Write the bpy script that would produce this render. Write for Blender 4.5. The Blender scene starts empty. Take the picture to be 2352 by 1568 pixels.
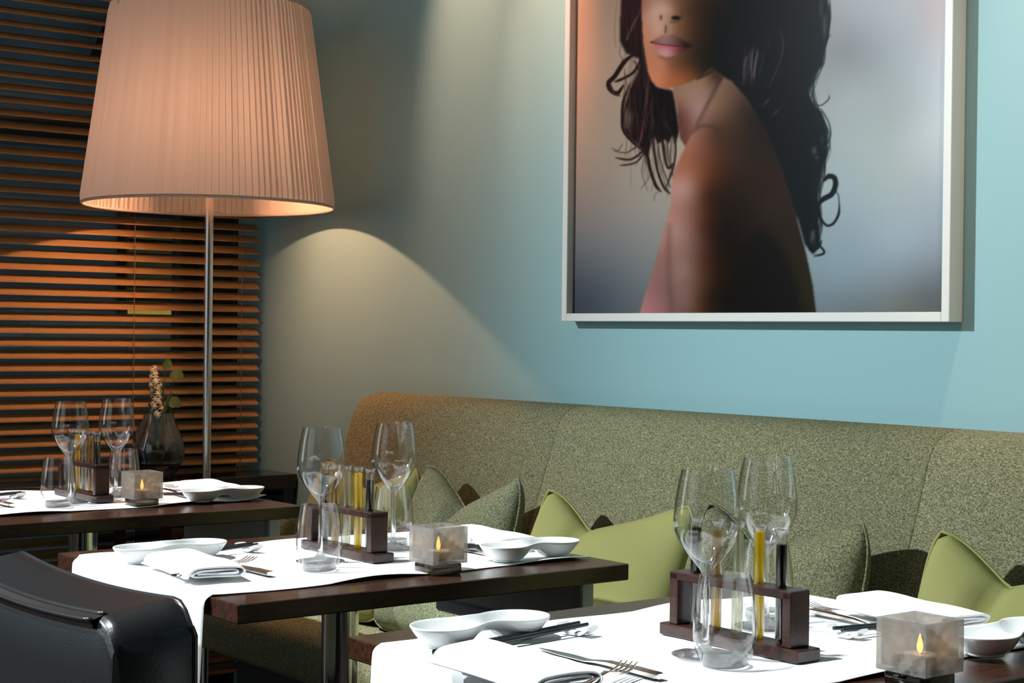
import bpy, math, random
import numpy as np
from mathutils import Vector, Matrix
random.seed(7)
S = bpy.context.scene
COL = S.collection
PI = math.pi

# ------------------------------------------------------------------ camera
F_PX, YAW, ROLL, HORIZON, CAM_H = 3700.0, math.radians(38.1), 0.012, 767.0, 1.14
fw = Vector((-math.cos(YAW), math.sin(YAW), 0)); rt = Vector((fw.y, -fw.x, 0)); up = Vector((0, 0, 1))
pitch = math.atan((HORIZON - 784) / F_PX)
fwd = fw * math.cos(pitch) + up * math.sin(pitch)
upv = -fw * math.sin(pitch) + up * math.cos(pitch)
cR, sR = math.cos(ROLL), math.sin(ROLL)
camR, camU = rt * cR + upv * sR, upv * cR - rt * sR
cam_data = bpy.data.cameras.new('camera'); cam = bpy.data.objects.new('camera', cam_data); COL.objects.link(cam)
cam_data.sensor_width = 36; cam_data.lens = 36 * F_PX / 2352; cam_data.clip_start = 0.05
m = Matrix.Identity(4)
for i in range(3):
    m[i][0], m[i][1], m[i][2] = camR[i], camU[i], -fwd[i]
m[2][3] = CAM_H
cam.matrix_world = m
S.camera = cam

# ------------------------------------------------------------------ world, sun, lights, exposure
W = bpy.data.worlds.new('world'); S.world = W; W.use_nodes = True
bg = W.node_tree.nodes['Background']; bg.inputs[0].default_value = (0.62, 0.82, 1.0, 1); bg.inputs[1].default_value = 0.15
sd = bpy.data.lights.new('sun', 'SUN'); sun = bpy.data.objects.new('sun', sd); COL.objects.link(sun)
SUN_DIR = Vector((0.42, 0.8, -1.7)).normalized()
sun.rotation_euler = SUN_DIR.to_track_quat('-Z', 'Y').to_euler()
sd.energy = 5.5; sd.angle = math.radians(2.5); sd.color = (0.93, 0.98, 1.0)
ad = bpy.data.lights.new('added_front_fill', 'AREA'); al = bpy.data.objects.new('added_front_fill', ad); COL.objects.link(al)  # added area lamp for soft fill and glass reflections, no window modelled there
ad.shape = 'RECTANGLE'; ad.size = 2.4; ad.size_y = 2.3; ad.energy = 10; ad.color = (0.8, 0.93, 1.0)
al.location = (-2.3, -2.6, 1.4); al.rotation_euler = (Vector((0, 0.99, -0.1))).to_track_quat('-Z', 'Y').to_euler()
def spot(loc, tgt, e, size, blend, color=(1.0, 0.66, 0.38), soft=0.03):
    d = bpy.data.lights.new('ceiling_or_added_spot', 'SPOT'); o = bpy.data.objects.new('ceiling_or_added_spot', d); COL.objects.link(o)
    o.location = loc; o.rotation_euler = (Vector(tgt) - Vector(loc)).to_track_quat('-Z', 'Y').to_euler()
    d.energy = e; d.spot_size = math.radians(size); d.spot_blend = blend; d.color = color; d.shadow_soft_size = soft
spot((-4.3, -1.6, 2.85), (-1.25, 2.5, 0.85), 1000, 48, 1.0, (0.86, 0.96, 1.0), 0.06)   # added soft-edged spot standing in for low daylight across wall and banquette
spot((-3.34, 2.2, 2.86), (-3.37, 2.5, 1.97), 150, 30, 1.0, (1.0, .53, .33))
spot((-3.02, 2.16, 2.86), (-3.03, 2.5, 2.03), 190, 26, 1.0, (1.0, .53, .33))
spot((-1.40, 2.1, 2.86), (-1.52, 2.5, 1.85), 130, 36, 0.9, (1.0, 0.74, 0.56))
wd = bpy.data.lights.new('added_side_light', 'AREA'); wl = bpy.data.objects.new('added_side_light', wd); COL.objects.link(wl)  # added narrow area lamp that gives the glassware bright streaks
wd.shape = 'RECTANGLE'; wd.size = .7; wd.size_y = 1.7; wd.energy = 7; wd.color = (0.85, 0.95, 1.0)
wl.location = (-4.45, -.75, 1.75); wl.rotation_euler = (Vector((.75, .6, -.2))).to_track_quat('-Z', 'Y').to_euler()
pd = bpy.data.lights.new('added_passage_fill', 'POINT'); pl = bpy.data.objects.new('added_passage_fill', pd); COL.objects.link(pl)  # added point lamp to brighten the dark view behind the blind
pl.location = (-5.7, 1.4, 2.6); pd.energy = 9; pd.color = (.75, .95, 1.0); pd.shadow_soft_size = .1
S.view_settings.view_transform = 'Standard'; S.view_settings.look = 'None'
S.view_settings.exposure = 0.0; S.view_settings.gamma = 1.0; S.view_settings.use_curve_mapping = False
S.cycles.max_bounces = 14; S.cycles.transparent_max_bounces = 24; S.cycles.transmission_bounces = 14
S.cycles.sample_clamp_indirect = 6.0; S.cycles.caustics_reflective = False

# ------------------------------------------------------------------ helpers
def smoothstep(a, b, x):
    t = np.clip((x - a) / (b - a), 0, 1); return t * t * (3 - 2 * t)

class MB:
    def __init__(s): s.v = []; s.f = []
    def add(s, vs, fs):
        o = len(s.v); s.v += [tuple(p) for p in vs]; s.f += [tuple(i + o for i in f) for f in fs]; return s
    def box(s, x0, x1, y0, y1, z0, z1, b=0.0):
        if b <= 0:
            return s.add([(x0,y0,z0),(x1,y0,z0),(x1,y1,z0),(x0,y1,z0),(x0,y0,z1),(x1,y0,z1),(x1,y1,z1),(x0,y1,z1)],
                         [(0,3,2,1),(4,5,6,7),(0,1,5,4),(1,2,6,5),(2,3,7,6),(3,0,4,7)])
        V = []; idx = {}
        xs, ys, zs = (x0, x1), (y0, y1), (z0, z1)
        for i in (0, 1):
            for j in (0, 1):
                for k in (0, 1):
                    sx, sy, sz = 1 - 2*i, 1 - 2*j, 1 - 2*k
                    for a in range(3):
                        p = [xs[i] + sx*b, ys[j] + sy*b, zs[k] + sz*b]
                        p[a] = (xs[i], ys[j], zs[k])[a]
                        idx[i, j, k, a] = len(V); V.append(p)
        Fs = []
        def q(*c): Fs.append(c)
        for a in range(3):
            o1, o2 = [t for t in range(3) if t != a]
            for e in (0, 1):
                c = []
                for (p, r) in ((0,0),(1,0),(1,1),(0,1)):
                    t = [0,0,0]; t[a] = e; t[o1] = p; t[o2] = r; c.append(idx[t[0],t[1],t[2],a])
                q(*c)
        for a in range(3):
            o1, o2 = [t for t in range(3) if t != a]
            for p in (0, 1):
                for r in (0, 1):
                    t = [0,0,0]; t[o1] = p; t[o2] = r
                    u = list(t); u[a] = 1
                    q(idx[t[0],t[1],t[2],o1], idx[u[0],u[1],u[2],o1], idx[u[0],u[1],u[2],o2], idx[t[0],t[1],t[2],o2])
        for i in (0,1):
            for j in (0,1):
                for k in (0,1): q(idx[i,j,k,0], idx[i,j,k,1], idx[i,j,k,2])
        s.fixn = True
        return s.add(V, Fs)
    def lathe(s, prof, n=40, cx=0, cy=0):
        V = []; Fs = []; rows = []
        for (r, z) in prof:
            if r < 1e-6: rows.append([len(V)]); V.append((cx, cy, z))
            else:
                rows.append(list(range(len(V), len(V) + n)))
                V += [(cx + r*math.cos(2*PI*i/n), cy + r*math.sin(2*PI*i/n), z) for i in range(n)]
        for A, B in zip(rows, rows[1:]):
            for i in range(n):
                j = (i + 1) % n
                if len(A) == 1 and len(B) == 1: continue
                if len(A) == 1: Fs.append((A[0], B[j], B[i]))
                elif len(B) == 1: Fs.append((A[i], A[j], B[0]))
                else: Fs.append((A[i], A[j], B[j], B[i]))
        s.fixn = True
        return s.add(V, Fs)
    def tube(s, pts, rad, n=8, closed=False, caps=True):
        P = [Vector(p) for p in pts]; N = len(P); V = []; Fs = []
        ref = None
        for i, p in enumerate(P):
            a = P[(i+1) % N] if (closed or i < N-1) else p
            b = P[i-1] if (closed or i > 0) else p
            t = (a - b).normalized()
            if ref is None:
                ref = Vector((0,0,1)) if abs(t.z) < .9 else Vector((1,0,0))
            u = ref - t * ref.dot(t)
            if u.length < 1e-6: u = Vector((1,0,0)) - t*t.x
            u.normalize(); w = t.cross(u); ref = u
            r = rad[i] if hasattr(rad, '__len__') else rad
            V += [p + (u*math.cos(2*PI*k/n) + w*math.sin(2*PI*k/n))*r for k in range(n)]
        for i in range(N if closed else N-1):
            a, b = i*n, ((i+1) % N)*n
            for k in range(n): Fs.append((a+k, a+(k+1)%n, b+(k+1)%n, b+k))
        if caps and not closed:
            Fs.append(tuple(range(n))[::-1]); Fs.append(tuple(range((N-1)*n, N*n)))
        return s.add(V, Fs)
    def grid(s, nu, nv, fn, wrap=False):
        V = [fn(i/(nu-1) if not wrap else i/nu, j/(nv-1)) for i in range(nu) for j in range(nv)]
        Fs = []
        for i in range(nu if wrap else nu-1):
            for j in range(nv-1):
                a = i*nv + j; b = ((i+1) % nu)*nv + j
                Fs.append((a, b, b+1, a+1))
        return s.add(V, Fs)
    def ribbon(s, path, widths, thick, side=None, nb=3):
        """flat bar with soft edges following path (x,z local list of Vector), width across `side`."""
        P = [Vector(p) for p in path]; N = len(P); V = []; Fs = []
        side = Vector(side or (0,1,0))
        K = 8
        for i, p in enumerate(P):
            t = (P[min(i+1,N-1)] - P[max(i-1,0)]).normalized(); nrm = t.cross(side).normalized()
            w = widths[i]; th = thick[i] if hasattr(thick,'__len__') else thick
            for k in range(K):
                a = 2*PI*(k+.5)/K
                cx, cy = math.cos(a), math.sin(a)
                ex = math.copysign(abs(cx)**.6, cx); ey = math.copysign(abs(cy)**.6, cy)
                V.append(p + side*(ex*w*.52) + nrm*(ey*th*.52))
        for i in range(N-1):
            for k in range(K):
                a = i*K; b = a + K
                Fs.append((a+k, a+(k+1)%K, b+(k+1)%K, b+k))
        Fs.append(tuple(range(K))[::-1]); Fs.append(tuple(range((N-1)*K, N*K)))
        s.fixn = True
        return s.add(V, Fs)
    def build(s, name, mat, parent=None, smooth=True, angle=40, loc=None):
        me = bpy.data.meshes.new(name); me.from_pydata([tuple(v) for v in s.v], [], s.f)
        import bmesh
        bm = bmesh.new(); bm.from_mesh(me)
        if getattr(s, 'weld', False): bmesh.ops.remove_doubles(bm, verts=bm.verts, dist=1e-6)
        bmesh.ops.recalc_face_normals(bm, faces=bm.faces)
        for f in bm.faces: f.smooth = smooth
        if smooth and angle < 180:
            ca = math.radians(angle)
            for e in bm.edges:
                if len(e.link_faces) == 2 and e.calc_face_angle(0) > ca: e.smooth = False
        bm.to_mesh(me); bm.free()
        me.materials.append(mat)
        o = bpy.data.objects.new(name, me); COL.objects.link(o)
        if parent is not None: o.parent = parent
        if loc is not None: o.location = loc
        return o

def thing(name, label, cat, loc=(0,0,0), rz=0, group=None):
    o = bpy.data.objects.new(name, None); COL.objects.link(o); o.location = loc; o.rotation_euler = (0,0,rz)
    o.empty_display_size = .05
    return tag(o, label, cat, group)
def tag(o, label, cat, group=None):
    o['label'] = label; o['category'] = cat
    if group: o['group'] = group
    return o
def struct(o): o['kind'] = 'structure'; return o
def copy_tree(o, parent=None):
    c = o.copy(); COL.objects.link(c)
    if parent is not None: c.parent = parent
    for ch in list(o.children): copy_tree(ch, c)
    return c
_protos = {}
def spawn(key, maker, label, loc, rz=0, group=None):
    """first call builds the kind, later calls copy the thing and each of its parts"""
    if key not in _protos: o = maker(); _protos[key] = o
    else: o = copy_tree(_protos[key])
    o.location = loc; o.rotation_euler = (0, 0, rz); o['label'] = label
    if group: o['group'] = group
    return o
def catmull(pts, n=6):
    P = [Vector(p) for p in pts]; out = []
    for i in range(len(P)-1):
        p0, p1, p2, p3 = P[max(i-1,0)], P[i], P[i+1], P[min(i+2,len(P)-1)]
        for k in range(n):
            t = k/n
            out.append(.5*((2*p1) + (p2-p0)*t + (2*p0-5*p1+4*p2-p3)*t*t + (3*p1-p0-3*p2+p3)*t**3))
    out.append(P[-1]); return out

# ------------------------------------------------------------------ materials
def nmat(name):
    mt = bpy.data.materials.new(name); mt.use_nodes = True; nt = mt.node_tree
    return mt, nt, nt.nodes['Principled BSDF'], nt.nodes['Material Output']
def N(nt, typ, **kw):
    n = nt.nodes.new(typ)
    for k, v in kw.items():
        if k in ('inp',):
            for a, b in v.items(): n.inputs[a].default_value = b
        else: setattr(n, k, v)
    return n
def L(nt, a, b): nt.links.new(a, b)
def rgb(r, g, b): # 0-255 sRGB -> linear
    f = lambda c: (c/255/12.92) if c <= 10.3 else ((c/255+.055)/1.055)**2.4
    return (f(r), f(g), f(b), 1)
def simple(name, col, rough=.5, metal=0, spec=.5, bump=0, bscale=200, vary=0, coat=0):
    mt, nt, p, out = nmat(name)
    p.inputs['Base Color'].default_value = col; p.inputs['Roughness'].default_value = rough
    p.inputs['Metallic'].default_value = metal; p.inputs['Specular IOR Level'].default_value = spec
    p.inputs['Coat Weight'].default_value = coat; p.inputs['Coat Roughness'].default_value = .08
    if bump or vary:
        tc = N(nt, 'ShaderNodeTexCoord'); nz = N(nt, 'ShaderNodeTexNoise', inp={'Scale': bscale, 'Detail': 4})
        L(nt, tc.outputs['Object'], nz.inputs['Vector'])
        if bump:
            b = N(nt, 'ShaderNodeBump', inp={'Strength': bump, 'Distance': .002}); L(nt, nz.outputs['Fac'], b.inputs['Height']); L(nt, b.outputs[0], p.inputs['Normal'])
        if vary:
            mx = N(nt, 'ShaderNodeMix', data_type='RGBA'); mx.inputs[6].default_value = tuple(c*(1-vary) for c in col[:3])+(1,); mx.inputs[7].default_value = tuple(min(1,c*(1+vary)) for c in col[:3])+(1,)
            L(nt, nz.outputs['Fac'], mx.inputs[0]); L(nt, mx.outputs[2], p.inputs['Base Color'])
    return mt
def tweed(name, dark, mid, light, sc=1.0):
    mt, nt, p, out = nmat(name)
    tc = N(nt, 'ShaderNodeTexCoord')
    outs = []
    for k, s in enumerate(((230, 230, 900), (800, 800, 260))):
        mp = N(nt, 'ShaderNodeMapping'); mp.inputs['Scale'].default_value = tuple(c*sc for c in s)
        nz = N(nt, 'ShaderNodeTexNoise', inp={'Scale': 1.0, 'Detail': 2.0, 'Roughness': .6})
        L(nt, tc.outputs['Object'], mp.inputs[0]); L(nt, mp.outputs[0], nz.inputs['Vector']); outs.append(nz)
    av = N(nt, 'ShaderNodeMath', operation='ADD'); L(nt, outs[0].outputs['Fac'], av.inputs[0]); L(nt, outs[1].outputs['Fac'], av.inputs[1])
    hf = N(nt, 'ShaderNodeMath', operation='MULTIPLY', inp={1: .5}); L(nt, av.outputs[0], hf.inputs[0])
    cr = N(nt, 'ShaderNodeValToRGB'); e = cr.color_ramp.elements
    e[0].position = .42; e[0].color = dark; e[1].position = .59; e[1].color = light
    x = e.new(.5); x.color = mid
    L(nt, hf.outputs[0], cr.inputs[0]); L(nt, cr.outputs[0], p.inputs['Base Color'])
    b = N(nt, 'ShaderNodeBump', inp={'Strength': .35, 'Distance': .0015}); L(nt, hf.outputs[0], b.inputs['Height']); L(nt, b.outputs[0], p.inputs['Normal'])
    p.inputs['Roughness'].default_value = .92; p.inputs['Specular IOR Level'].default_value = .15
    return mt
def woodmat(name, a, b, rough=.3, scale=(6, 60, 60), spec=.5, coat=0):
    mt, nt, p, out = nmat(name)
    tc = N(nt, 'ShaderNodeTexCoord'); mp = N(nt, 'ShaderNodeMapping'); mp.inputs['Scale'].default_value = scale
    nz = N(nt, 'ShaderNodeTexNoise', inp={'Scale': 3.0, 'Detail': 6.0, 'Roughness': .65, 'Distortion': .3})
    L(nt, tc.outputs['Object'], mp.inputs[0]); L(nt, mp.outputs[0], nz.inputs['Vector'])
    cr = N(nt, 'ShaderNodeValToRGB'); e = cr.color_ramp.elements
    e[0].position = .35; e[0].color = a; e[1].position = .68; e[1].color = b
    L(nt, nz.outputs['Fac'], cr.inputs[0]); L(nt, cr.outputs[0], p.inputs['Base Color'])
    bp = N(nt, 'ShaderNodeBump', inp={'Strength': .12, 'Distance': .001}); L(nt, nz.outputs['Fac'], bp.inputs['Height']); L(nt, bp.outputs[0], p.inputs['Normal'])
    p.inputs['Roughness'].default_value = rough; p.inputs['Specular IOR Level'].default_value = spec; p.inputs['Coat Weight'].default_value = coat
    return mt
def schlick(nt, base=.04, gain=.9, power=4.0):
    lw = N(nt, 'ShaderNodeLayerWeight', inp={'Blend': .5}); pw = N(nt, 'ShaderNodeMath', operation='POWER', inp={1: power}); L(nt, lw.outputs['Facing'], pw.inputs[0])
    ml = N(nt, 'ShaderNodeMath', operation='MULTIPLY_ADD', inp={1: gain, 2: base}); L(nt, pw.outputs[0], ml.inputs[0]); return ml
def glassmat(name, tint=(1,1,1,1), thick=0.0, ior=1.45):
    """clear glass: thin walls let light straight through and mirror towards the rim; thick pieces also refract"""
    mt, nt, p, out = nmat(name); nt.nodes.remove(p)
    tr = N(nt, 'ShaderNodeBsdfTransparent'); cur = tr
    sf = schlick(nt, 0, 1.0, 5.0); mc = N(nt, 'ShaderNodeMix', data_type='RGBA'); mc.inputs[6].default_value = tint; mc.inputs[7].default_value = (.42, .47, .49, 1)
    L(nt, sf.outputs[0], mc.inputs[0]); L(nt, mc.outputs[2], tr.inputs[0])
    if thick:
        gl = N(nt, 'ShaderNodeBsdfGlass', inp={'Roughness': 0.0, 'IOR': ior}); gl.inputs[0].default_value = tint
        m1 = N(nt, 'ShaderNodeMixShader'); m1.inputs[0].default_value = thick; L(nt, tr.outputs[0], m1.inputs[1]); L(nt, gl.outputs[0], m1.inputs[2]); cur = m1
    gs = N(nt, 'ShaderNodeBsdfGlossy', inp={'Roughness': .02}); fr = schlick(nt, .055, .9, 3.6); m2 = N(nt, 'ShaderNodeMixShader')
    L(nt, fr.outputs[0], m2.inputs[0]); L(nt, cur.outputs[0], m2.inputs[1]); L(nt, gs.outputs[0], m2.inputs[2])
    L(nt, m2.outputs[0], out.inputs[0]); return mt
def mixmat(name, parts, gloss=.05, grough=.05, hammer=0):
    """parts: list of (kind, colour, weight)"""
    mt, nt, p, out = nmat(name); nt.nodes.remove(p)
    bp = None
    if hammer:
        tc = N(nt, 'ShaderNodeTexCoord'); vo = N(nt, 'ShaderNodeTexVoronoi', feature='SMOOTH_F1', inp={'Scale': hammer}); L(nt, tc.outputs['Object'], vo.inputs['Vector'])
        bp = N(nt, 'ShaderNodeBump', inp={'Strength': .9, 'Distance': .004}); L(nt, vo.outputs['Distance'], bp.inputs['Height'])
    cur = None; tot = 0
    for kind, col, w in parts:
        n = N(nt, {'T': 'ShaderNodeBsdfTransparent', 'D': 'ShaderNodeBsdfDiffuse', 'L': 'ShaderNodeBsdfTranslucent', 'G': 'ShaderNodeBsdfGlass'}[kind]); n.inputs[0].default_value = col
        if bp and kind in 'DL': L(nt, bp.outputs[0], n.inputs['Normal'])
        tot += w
        if cur is None: cur = n
        else:
            mx = N(nt, 'ShaderNodeMixShader'); mx.inputs[0].default_value = w / tot
            L(nt, cur.outputs[0], mx.inputs[1]); L(nt, n.outputs[0], mx.inputs[2]); cur = mx
    if gloss:
        gs = N(nt, 'ShaderNodeBsdfGlossy', inp={'Roughness': grough})
        if bp: L(nt, bp.outputs[0], gs.inputs['Normal'])
        fr = schlick(nt, .04, .8, 5.0)
        mx = N(nt, 'ShaderNodeMixShader'); L(nt, fr.outputs[0], mx.inputs[0]); L(nt, cur.outputs[0], mx.inputs[1]); L(nt, gs.outputs[0], mx.inputs[2]); cur = mx
    L(nt, cur.outputs[0], out.inputs[0]); return mt
def emis(name, col, st):
    mt, nt, p, out = nmat(name); nt.nodes.remove(p)
    e = N(nt, 'ShaderNodeEmission', inp={'Strength': st}); e.inputs[0].default_value = col; L(nt, e.outputs[0], out.inputs[0]); return mt

M_wall = simple('teal_paint', (0.275, 0.47, 0.495, 1), .55, spec=.25, bump=.03, bscale=120)
M_floor = woodmat('dark_floor', (.012,.008,.006,1), (.03,.02,.014,1), .4)
M_dim = simple('taupe_paint', (.22,.21,.19,1), .8)
M_ceil = simple('ceiling_paint', (.75,.74,.7,1), .8)
M_wenge = woodmat('wenge', (.018,.0075,.0045,1), (.058,.022,.012,1), .2, (60, 4, 40), .5)
M_wenge_end = M_wenge
M_console = woodmat('black_lacquer', (.008,.005,.004,1), (.016,.010,.007,1), .1, (30, 3, 30), .6)
M_slat = woodmat('blind_wood', (.31,.175,.068,1), (.42,.24,.095,1), .45, (60, 4, 60), .3)
M_cord = simple('blind_cord', (.20,.09,.035,1), .8)
M_tweed = tweed('banquette_tweed', (.088,.094,.046,1), (.20,.195,.105,1), (.39,.365,.225,1), .85)
M_tweed2 = tweed('cushion_tweed', (.10,.118,.062,1), (.21,.225,.128,1), (.38,.385,.245,1), .85)
M_lime = simple('lime_velour', (.375,.365,.132,1), .85, spec=.15, bump=.25, bscale=420, vary=.10)
M_seam = simple('seam_thread', (.06,.065,.03,1), .9)
M_plinth = simple('plinth_black', (.01,.01,.01,1), .6)
M_linen = simple('white_linen', (.86,.86,.86,1), .9, spec=.1, bump=.12, bscale=700)
M_porc = simple('white_porcelain', (.78,.79,.78,1), .12, spec=.5)
M_steel = simple('brushed_steel', (.62,.6,.57,1), .22, metal=1)
M_chrome = simple('polished_chrome', (.7,.71,.72,1), .12, metal=1)
M_cutlery = simple('cutlery_steel', (.74,.66,.60,1), .16, metal=1)
M_black = simple('black_chopstick_lacquer', (.012,.014,.018,1), .3)
M_leather = simple('black_leather', (.007,.008,.009,1), .36, spec=.5, bump=.15, bscale=260)
M_piping = simple('leather_piping', (.02,.021,.022,1), .22, spec=.7)
M_leatherlip = simple('brown_black_leather', (.022,.014,.010,1), .3, spec=.5)
M_grey = simple('grey_panel_paint', (.74,.78,.72,1), .5)
M_greyd = simple('grey_rail_paint', (.48,.55,.60,1), .45)
M_frame = simple('frame_white', (.74,.73,.68,1), .4, spec=.3)
M_glass = glassmat('clear_glass')
M_thick = glassmat('thick_glass', (1,1,1,1), .65)
M_vase = glassmat('vase_glass', (.95,.97,.95,1), .45)
M_tube = glassmat('tube_glass', (1,1,1,1), .16)
M_smoke = mixmat('smoked_glass', [('T', (.76,.74,.70,1), .46), ('D', (.40,.385,.36,1), .25), ('L', (.56,.53,.49,1), .29)], grough=.12, hammer=75)
M_smokefoot = mixmat('dark_smoked_glass', [('G', (.34,.30,.25,1), .7), ('T', (.30,.27,.23,1), .3)], grough=.03)
M_wax = simple('candle_wax', (.85,.8,.7,1), .5)
M_flame = emis('flame', (1.0, .42, .08, 1), 16.0)
M_flamecore = emis('flame_core', (1.0, .72, .25, 1), 14.0)
M_soy = mixmat('dark_vinegar', [('D', (.006,.004,.004,1), .9), ('T', (.02,.008,.004,1), .1)])
M_oil = mixmat('yellow_oil', [('T', (.95,.80,.04,1), .42), ('L', (.95,.72,.01,1), .34), ('D', (.80,.60,.01,1), .24)])
M_amber = mixmat('amber_vinegar', [('T', (.80,.62,.24,1), .66), ('L', (.60,.42,.12,1), .2), ('D', (.36,.24,.07,1), .14)])
M_pale = mixmat('pale_vinegar', [('T', (.86,.86,.72,1), .78), ('L', (.7,.7,.55,1), .12), ('D', (.4,.4,.3,1), .1)])
M_rack = woodmat('rack_wood', (.020,.008,.006,1), (.055,.020,.014,1), .28, (20, 60, 60))
M_shade = mixmat('pleated_shade', [('D', (.82,.72,.63,1), .70), ('L', (.24,.232,.23,1), .30)], gloss=0)
M_trim = mixmat('shade_binding', [('L', (.5,.38,.28,1), .3), ('D', (.62,.54,.47,1), .7)], gloss=0)
M_bulb = emis('lamp_bulb', (1.0, .62, .32, 1), 12.0)
M_leaf = simple('hyacinth_leaf', (.035,.075,.018,1), .45, vary=.2, bscale=60)
M_leaf2 = simple('round_leaf', (.06,.11,.025,1), .5, vary=.25, bscale=80)
M_floret = simple('cream_floret', (.72,.68,.50,1), .6)
M_stalk = simple('flower_stalk', (.22,.25,.08,1), .6)
M_soil = simple('dark_soil', (.006,.005,.004,1), .9)
M_winframe = simple('dark_window_frame', (.016,.013,.010,1), .5)
M_facade = simple('facade_render', (.22,.26,.27,1), .8, vary=.5, bscale=2.2)
M_facadedark = simple('facade_dark', (.02,.022,.02,1), .8)
M_lit = emis('lit_window', (1.0, .62, .10, 1), .42)
M_litdim = simple('gold_slats', (.34,.22,.06,1), .5)
M_pane = mixmat('window_pane', [('T', (.80,.86,.88,1), 1.0)], grough=.02)

# ------------------------------------------------------------------ setting
YW = 2.5; XB = -4.62
b = MB().box(-8.2, 2.6, -4.2, YW+.02, -.08, 0); struct(b.build('floor', M_floor, smooth=False))
b = MB().box(-4.78, 2.6, YW, YW+.12, 0, 4.2); struct(b.build('wall_back', M_wall, smooth=False))
b = MB(); b.box(XB-.13, XB, .14, .5, 0, 4.2); b.box(XB-.13, XB, -4.2, -1.6, 0, 3.0); b.box(XB-.13, XB, 2.375, YW, 0, 4.2); b.box(XB-.13, XB, .5, 2.375, 2.45, 4.2)
struct(b.build('wall_left', M_winframe, smooth=False))
b = MB(); b.box(XB, 2.6, .95, YW, 2.9, 3.0); b.box(XB, 2.6, -4.2, -1.2, 2.9, 3.0); b.box(.2, 2.6, -1.2, .95, 2.9, 3.0)
struct(b.build('ceiling', M_ceil, smooth=False))
b = MB(); b.box(2.6, 2.72, -4.2, YW+.12, 0, 3.0); struct(b.build('wall_right', M_dim, smooth=False))
b = MB(); b.box(XB, 2.72, -4.32, -4.2, 0, 3.0); struct(b.build('wall_front', M_dim, smooth=False))
# window behind the blind
win = bpy.data.objects.new('window_1', None); COL.objects.link(win); struct(win); win.location = (XB-.07, 1.44, 0)
b = MB()
for y0, y1 in ((-.94,-.88),(.02,.07),(.875,.935)): b.box(-.03,.03, y0, y1, .02, 2.45, .004)
b.box(-.03,.03,-.94,.935,.0,.06,.004); b.box(-.03,.03,-.94,.935,2.39,2.45,.004); b.build('window_frame', M_winframe, win, smooth=False)
b = MB(); b.box(-.006,.0,-.88,.02,.06,2.39); b.build('pane', M_pane, win, smooth=False)
b = MB(); b.box(-.006,.0,.07,.875,.06,2.39); b.build('pane', M_pane, win, smooth=False)

# dark building opposite the window
fac = thing('building', 'dark building across the passage outside the window behind the blind', 'building', (-7.0, 3.0, 0))
b = MB().box(-.4, 0, -2.2, 3.4, 0, 5.0); b.build('facade', M_facade, fac, smooth=False)
b = MB()
for y0, y1, z0, z1 in ((.52,.70,0,5),(1.02,1.2,0,5),(-2.2,3.4,1.98,2.08),(-2.2,3.4,.62,.74),(-.75,-.66,.3,1.1)): b.box(0,.06,y0,y1,z0,z1)
b.build('beam', M_facadedark, fac, smooth=False)
b = MB(); b.tube([(.1,.02,2.35),(.1,.30,3.0)], .05, 6); b.build('brace', M_facadedark, fac)
w = MB().box(0,.03,.16,.52,1.18,1.75).build('lit_window', M_facadedark, fac, smooth=False)
b = MB()
for k in range(7): b.box(.03,.05,.19,.50,1.30+k*.065,1.335+k*.065)
b.build('shutter', M_litdim, w, smooth=False)
MB().box(.03,.045,.2,.50,1.205,1.262).build('glowing_pane', M_lit, w, smooth=False)
b = MB().box(-6.84, XB-.14, -.2, 4.5, 2.95, 3.05); cn = b.build('sun_blocker', M_facadedark, smooth=False)  # added slab, out of view, keeps direct sun off the blind
tag(cn, 'unseen dark slab added outside to block sun from the blind', 'sun_blocker')
# window blind: every slat a part of its own
bl = thing('venetian_blind', 'wooden venetian blind with orange brown slats in front of the dark window', 'blind', (-4.442, 1.45, 0))
def slat_mb():
    s = MB(); tilt = math.radians(27); hw = .0225
    pr = []
    for k in range(7):
        t = -1 + 2*k/6
        pr.append((t*hw*math.cos(tilt), -t*hw*math.sin(tilt) + .0022*(1-t*t)))
    th = .0018
    ring = [(x, z+th) for x, z in pr] + [(x, z-th) for x, z in reversed(pr)]
    n = len(ring); V = [(x, -1.02, z) for x, z in ring] + [(x, 1.02, z) for x, z in ring]
    Fs = [(i, (i+1) % n, n+(i+1) % n, n+i) for i in range(n)] + [tuple(range(n))[::-1], tuple(range(n, 2*n))]
    s.add(V, Fs); return s
PITCH = .0358
slat0 = slat_mb().build('slat', M_slat, bl, angle=35)
nsl = 0
for k in range(-34, 34):
    z = 1.317 + k*PITCH
    if z < .07 or z > 2.42: continue
    o = slat0 if nsl == 0 else slat0.copy()
    if nsl: COL.objects.link(o); o.parent = bl
    o.location = (0, 0, z); nsl += 1
    o.rotation_euler = (random.uniform(-.0009,.0009), random.uniform(-.02,.02), 0)
for yy in (.60, -.15, .955):
    b = MB()
    for dx in (-.024, .024): b.tube([(dx, yy, .05), (dx, yy, 2.43)], .0011, 5)
    b.build('ladder_cord', M_cord, bl)
MB().tube([(.0, .86, .9), (.0, .86, 2.43)], .0012, 5).build('pull_cord', simple('pale_cord', (.4,.36,.3,1), .8), bl)
MB().box(-.03,.03,-1.02,1.02,2.42,2.47,.004).build('head_rail', M_slat, bl, smooth=False)

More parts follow.
